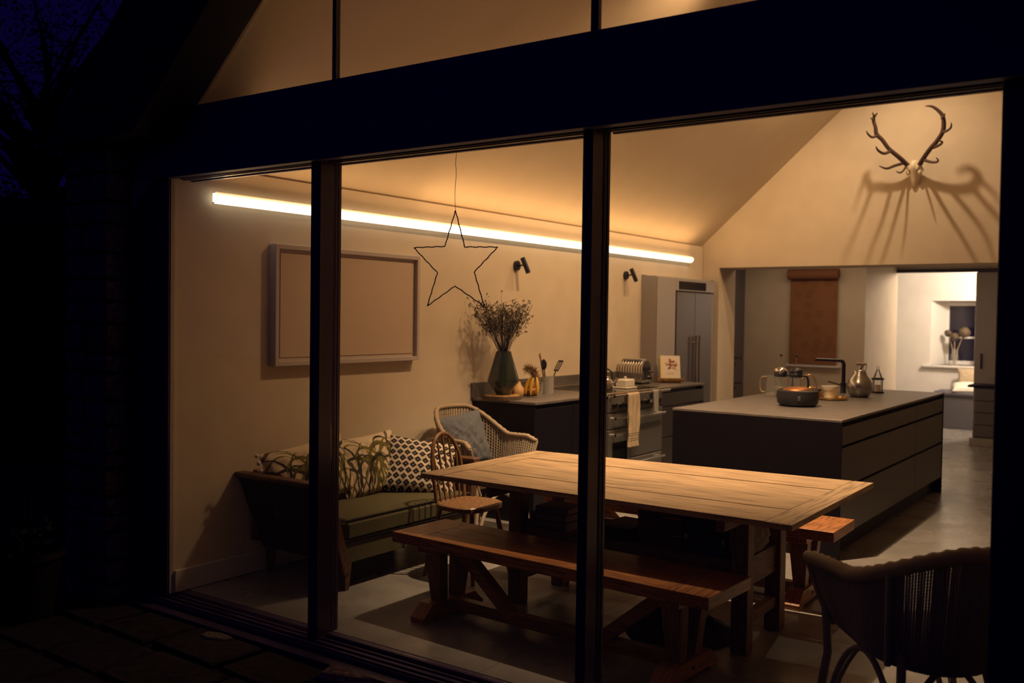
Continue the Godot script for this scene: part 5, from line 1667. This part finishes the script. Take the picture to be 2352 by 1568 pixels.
# A tub chair of woven strands. The seat looks along +z; p holds the sizes.
func wicker_chair(t: Node3D, weave_m: Material, rim_m: Material, leg_m: Material, p: Dictionary) -> void:
	var top := func(s: float) -> Vector3:      # rim; s from -1 (right arm tip) to 1
		var a: float = absf(s)
		var sg: float = signf(s)
		var q := Vector3.ZERO
		var turn: float = p.turn
		if a < turn:
			var f: float = a / turn * PI / 2
			q = V(sin(f) * p.rx, 0, -cos(f) * p.rz)
		else:
			var k: float = (a - turn) / (1.0 - turn)
			q = V(p.rx + p.flare * k * k, 0, k * p.arm)
		q.x *= sg
		var k2: float = smoothstep(p.shoulder0, p.shoulder1, a)
		q.y = lerpf(p.back_h - 0.04 * a * a, p.arm_h, k2) - p.tip * smoothstep(0.86, 1.0, a)
		return q
	var low := func(s: float) -> Vector3:      # foot of the weave
		var a: float = absf(s)
		var q := Vector3.ZERO
		var turn: float = p.turn
		if a < turn:
			var f: float = a / turn * PI / 2
			q = V(sin(f) * p.sx, 0, -cos(f) * p.sz)
		else:
			var k: float = (a - turn) / (1.0 - turn)
			q = V(p.sx - 0.03 * k, 0, k * p.arm * 0.92)
		q.x *= signf(s)
		q.y = p.low_h - p.sag * (1.0 - smoothstep(0.0, 0.7, a))
		return q
	var at := func(s: float, h: float) -> Vector3:
		var a: Vector3 = low.call(s)
		var b: Vector3 = top.call(s)
		var k: float = h + 0.18 * sin(PI * h) * (1.0 - h)
		return V(lerpf(a.x, b.x, k), lerpf(a.y, b.y, h), lerpf(a.z, b.z, k))
	var wv := B.new()
	var N: int = p.rods
	for i in N + 1:
		var s: float = -1.0 + 2.0 * i / N
		var pts := []
		for j in 9: pts.append(at.call(s, j / 8.0))
		wv.tube(pts, p.rod_r * rng.randf_range(0.80, 1.08), 5, false)
	for j in p.rows:
		var h: float = (j + 0.5) / p.rows
		var pts := []
		for i in 57:
			var s: float = -1.0 + 2.0 * i / 56.0
			pts.append(at.call(s, h))
		wv.tube(pts, p.row_r, 4, false)
	part("weave", wv, weave_m, t).set_meta("kind", "stuff")
	# rim: a fat plait
	var rp := []
	var rr := []
	for i in 121:
		var s: float = -1.0 + i / 60.0
		rp.append(top.call(s))
		rr.append(p.rim_r * (1.0 + 0.12 * sin(i * 1.9)) * (0.75 + 0.25 * smoothstep(0.0, 0.04, 1.0 - absf(s))))
	part("rim", B.new().tube(rp, rr, 10), rim_m, t)
	# arm fronts
	for sg in [-1.0, 1.0]:
		var fp := []
		for j in 9: fp.append(at.call(sg, 1.0 - j / 8.0))
		part("arm_front", B.new().tube(fp, p.rim_r * 0.6, 8), rim_m, t)
	# seat
	var sp := []
	for i in 25:
		var s: float = -0.97 + 1.94 * i / 24.0
		var q: Vector3 = low.call(s)
		sp.append(Vector2(q.x * 0.98, q.z * 0.98))
	part("seat", B.new().slab(sp, p.seat_h - 0.03, p.seat_h, 0.008), weave_m, t)
	# legs and arched braces
	var legs := [V(-p.sx * 1.0, 0, p.arm * 0.90), V(p.sx * 1.0, 0, p.arm * 0.90), V(-p.sx * 0.72, 0, -p.sz * 0.74), V(p.sx * 0.72, 0, -p.sz * 0.74)]
	for k in 4:
		var l: Vector3 = legs[k]
		var out: float = 0.035
		var ft := l + V(signf(l.x) * out, 0, (0.015 if k < 2 else -0.05))
		part("leg", B.new().tube([ft, l + V(0, p.seat_h * 0.6, 0), l + V(0, p.seat_h - 0.02, 0)] if k > 1 else [ft, l + V(0, p.seat_h * 0.6, 0), l + V(signf(l.x) * 0.015, p.seat_h + 0.05, 0)], p.leg_r, 10), leg_m, t)
	if p.posts:
		for s in [-0.34, 0.34]:
			var pp := []
			for j in 7:
				var q: Vector3 = at.call(s, j / 6.0)
				pp.append(q + V(q.x, 0, q.z).normalized() * 0.016)
			part("back_post", B.new().tube(pp, 0.013, 8), leg_m, t)
	for e in [[0, 1], [0, 2], [1, 3], [2, 3]]:
		var a: Vector3 = legs[e[0]]
		var b: Vector3 = legs[e[1]]
		var arch := []
		for i in 17:
			var f: float = i / 16.0
			var q := a.lerp(b, 0.04 + 0.92 * f)
			q.y = 0.03 + (p.seat_h - 0.075 - 0.03) * pow(sin(PI * f), 0.62)
			arch.append(q)
		part("arched_brace", B.new().tube(arch, p.leg_r * 0.72, 8), leg_m, t)

func far_wicker() -> void:
	var t := thing("wicker_armchair", "cream woven wicker armchair between sofa and black kitchen unit", "armchair", V(0.42, 0, -2.165), PI / 2 - 0.12)
	wicker_chair(t, M.wicker_cream, M.wicker_rim, M.wicker_cream, {posts = false, rx = 0.285, rz = 0.30, turn = 0.56, arm = 0.27, flare = 0.055, back_h = 0.885, arm_h = 0.69, tip = 0.03, shoulder0 = 0.16, shoulder1 = 0.66, sx = 0.245, sz = 0.235, low_h = 0.33, sag = 0.0, rods = 74, rod_r = 0.0068, rows = 20, row_r = 0.0038, rim_r = 0.017, seat_h = 0.40, leg_r = 0.017})
	single("seat_pad", B.new().cushion(0.44, 0.46, 0.10, Basis(Vector3.UP, PI / 2 - 0.12) * Basis(Vector3.RIGHT, -PI / 2), Vector3.ZERO, 61), M.denim, "grey blue seat pad on the cream wicker armchair", "cushion", V(0.46, 0.445, -2.165))
	single("blue_cushion", B.new().cushion(0.42, 0.40, 0.15, Basis(Vector3.UP, PI / 2 - 0.25) * Basis(Vector3.RIGHT, -0.30) * Basis(Vector3.BACK, 0.12), Vector3.ZERO, 62, 0.03), M.denim, "soft grey blue cushion leaning in the cream wicker armchair", "cushion", V(0.30, 0.655, -2.165))

func foreground_chair() -> void:
	var t := thing("wicker_tub_chair", "grey woven tub chair seen from behind just inside the glass", "armchair", V(3.765, 0, -0.56), PI + 0.74)
	wicker_chair(t, M.wicker_grey, M.wicker_rim, M.wicker_grey, {posts = true, rx = 0.295, rz = 0.29, turn = 0.56, arm = 0.30, flare = 0.045, back_h = 0.76, arm_h = 0.615, tip = 0.0, shoulder0 = 0.0, shoulder1 = 0.66, sx = 0.258, sz = 0.205, low_h = 0.355, sag = 0.045, rods = 168, rod_r = 0.0053, rows = 34, row_r = 0.0018, rim_r = 0.028, seat_h = 0.40, leg_r = 0.0165})
	single("doormat", B.new().box(V(0, 0.009, 0), V(0.80, 0.018, 0.50), 0.005), M.coir, "golden coir doormat on the floor behind the grey tub chair", "doormat", V(3.98, 0.0, -0.36))
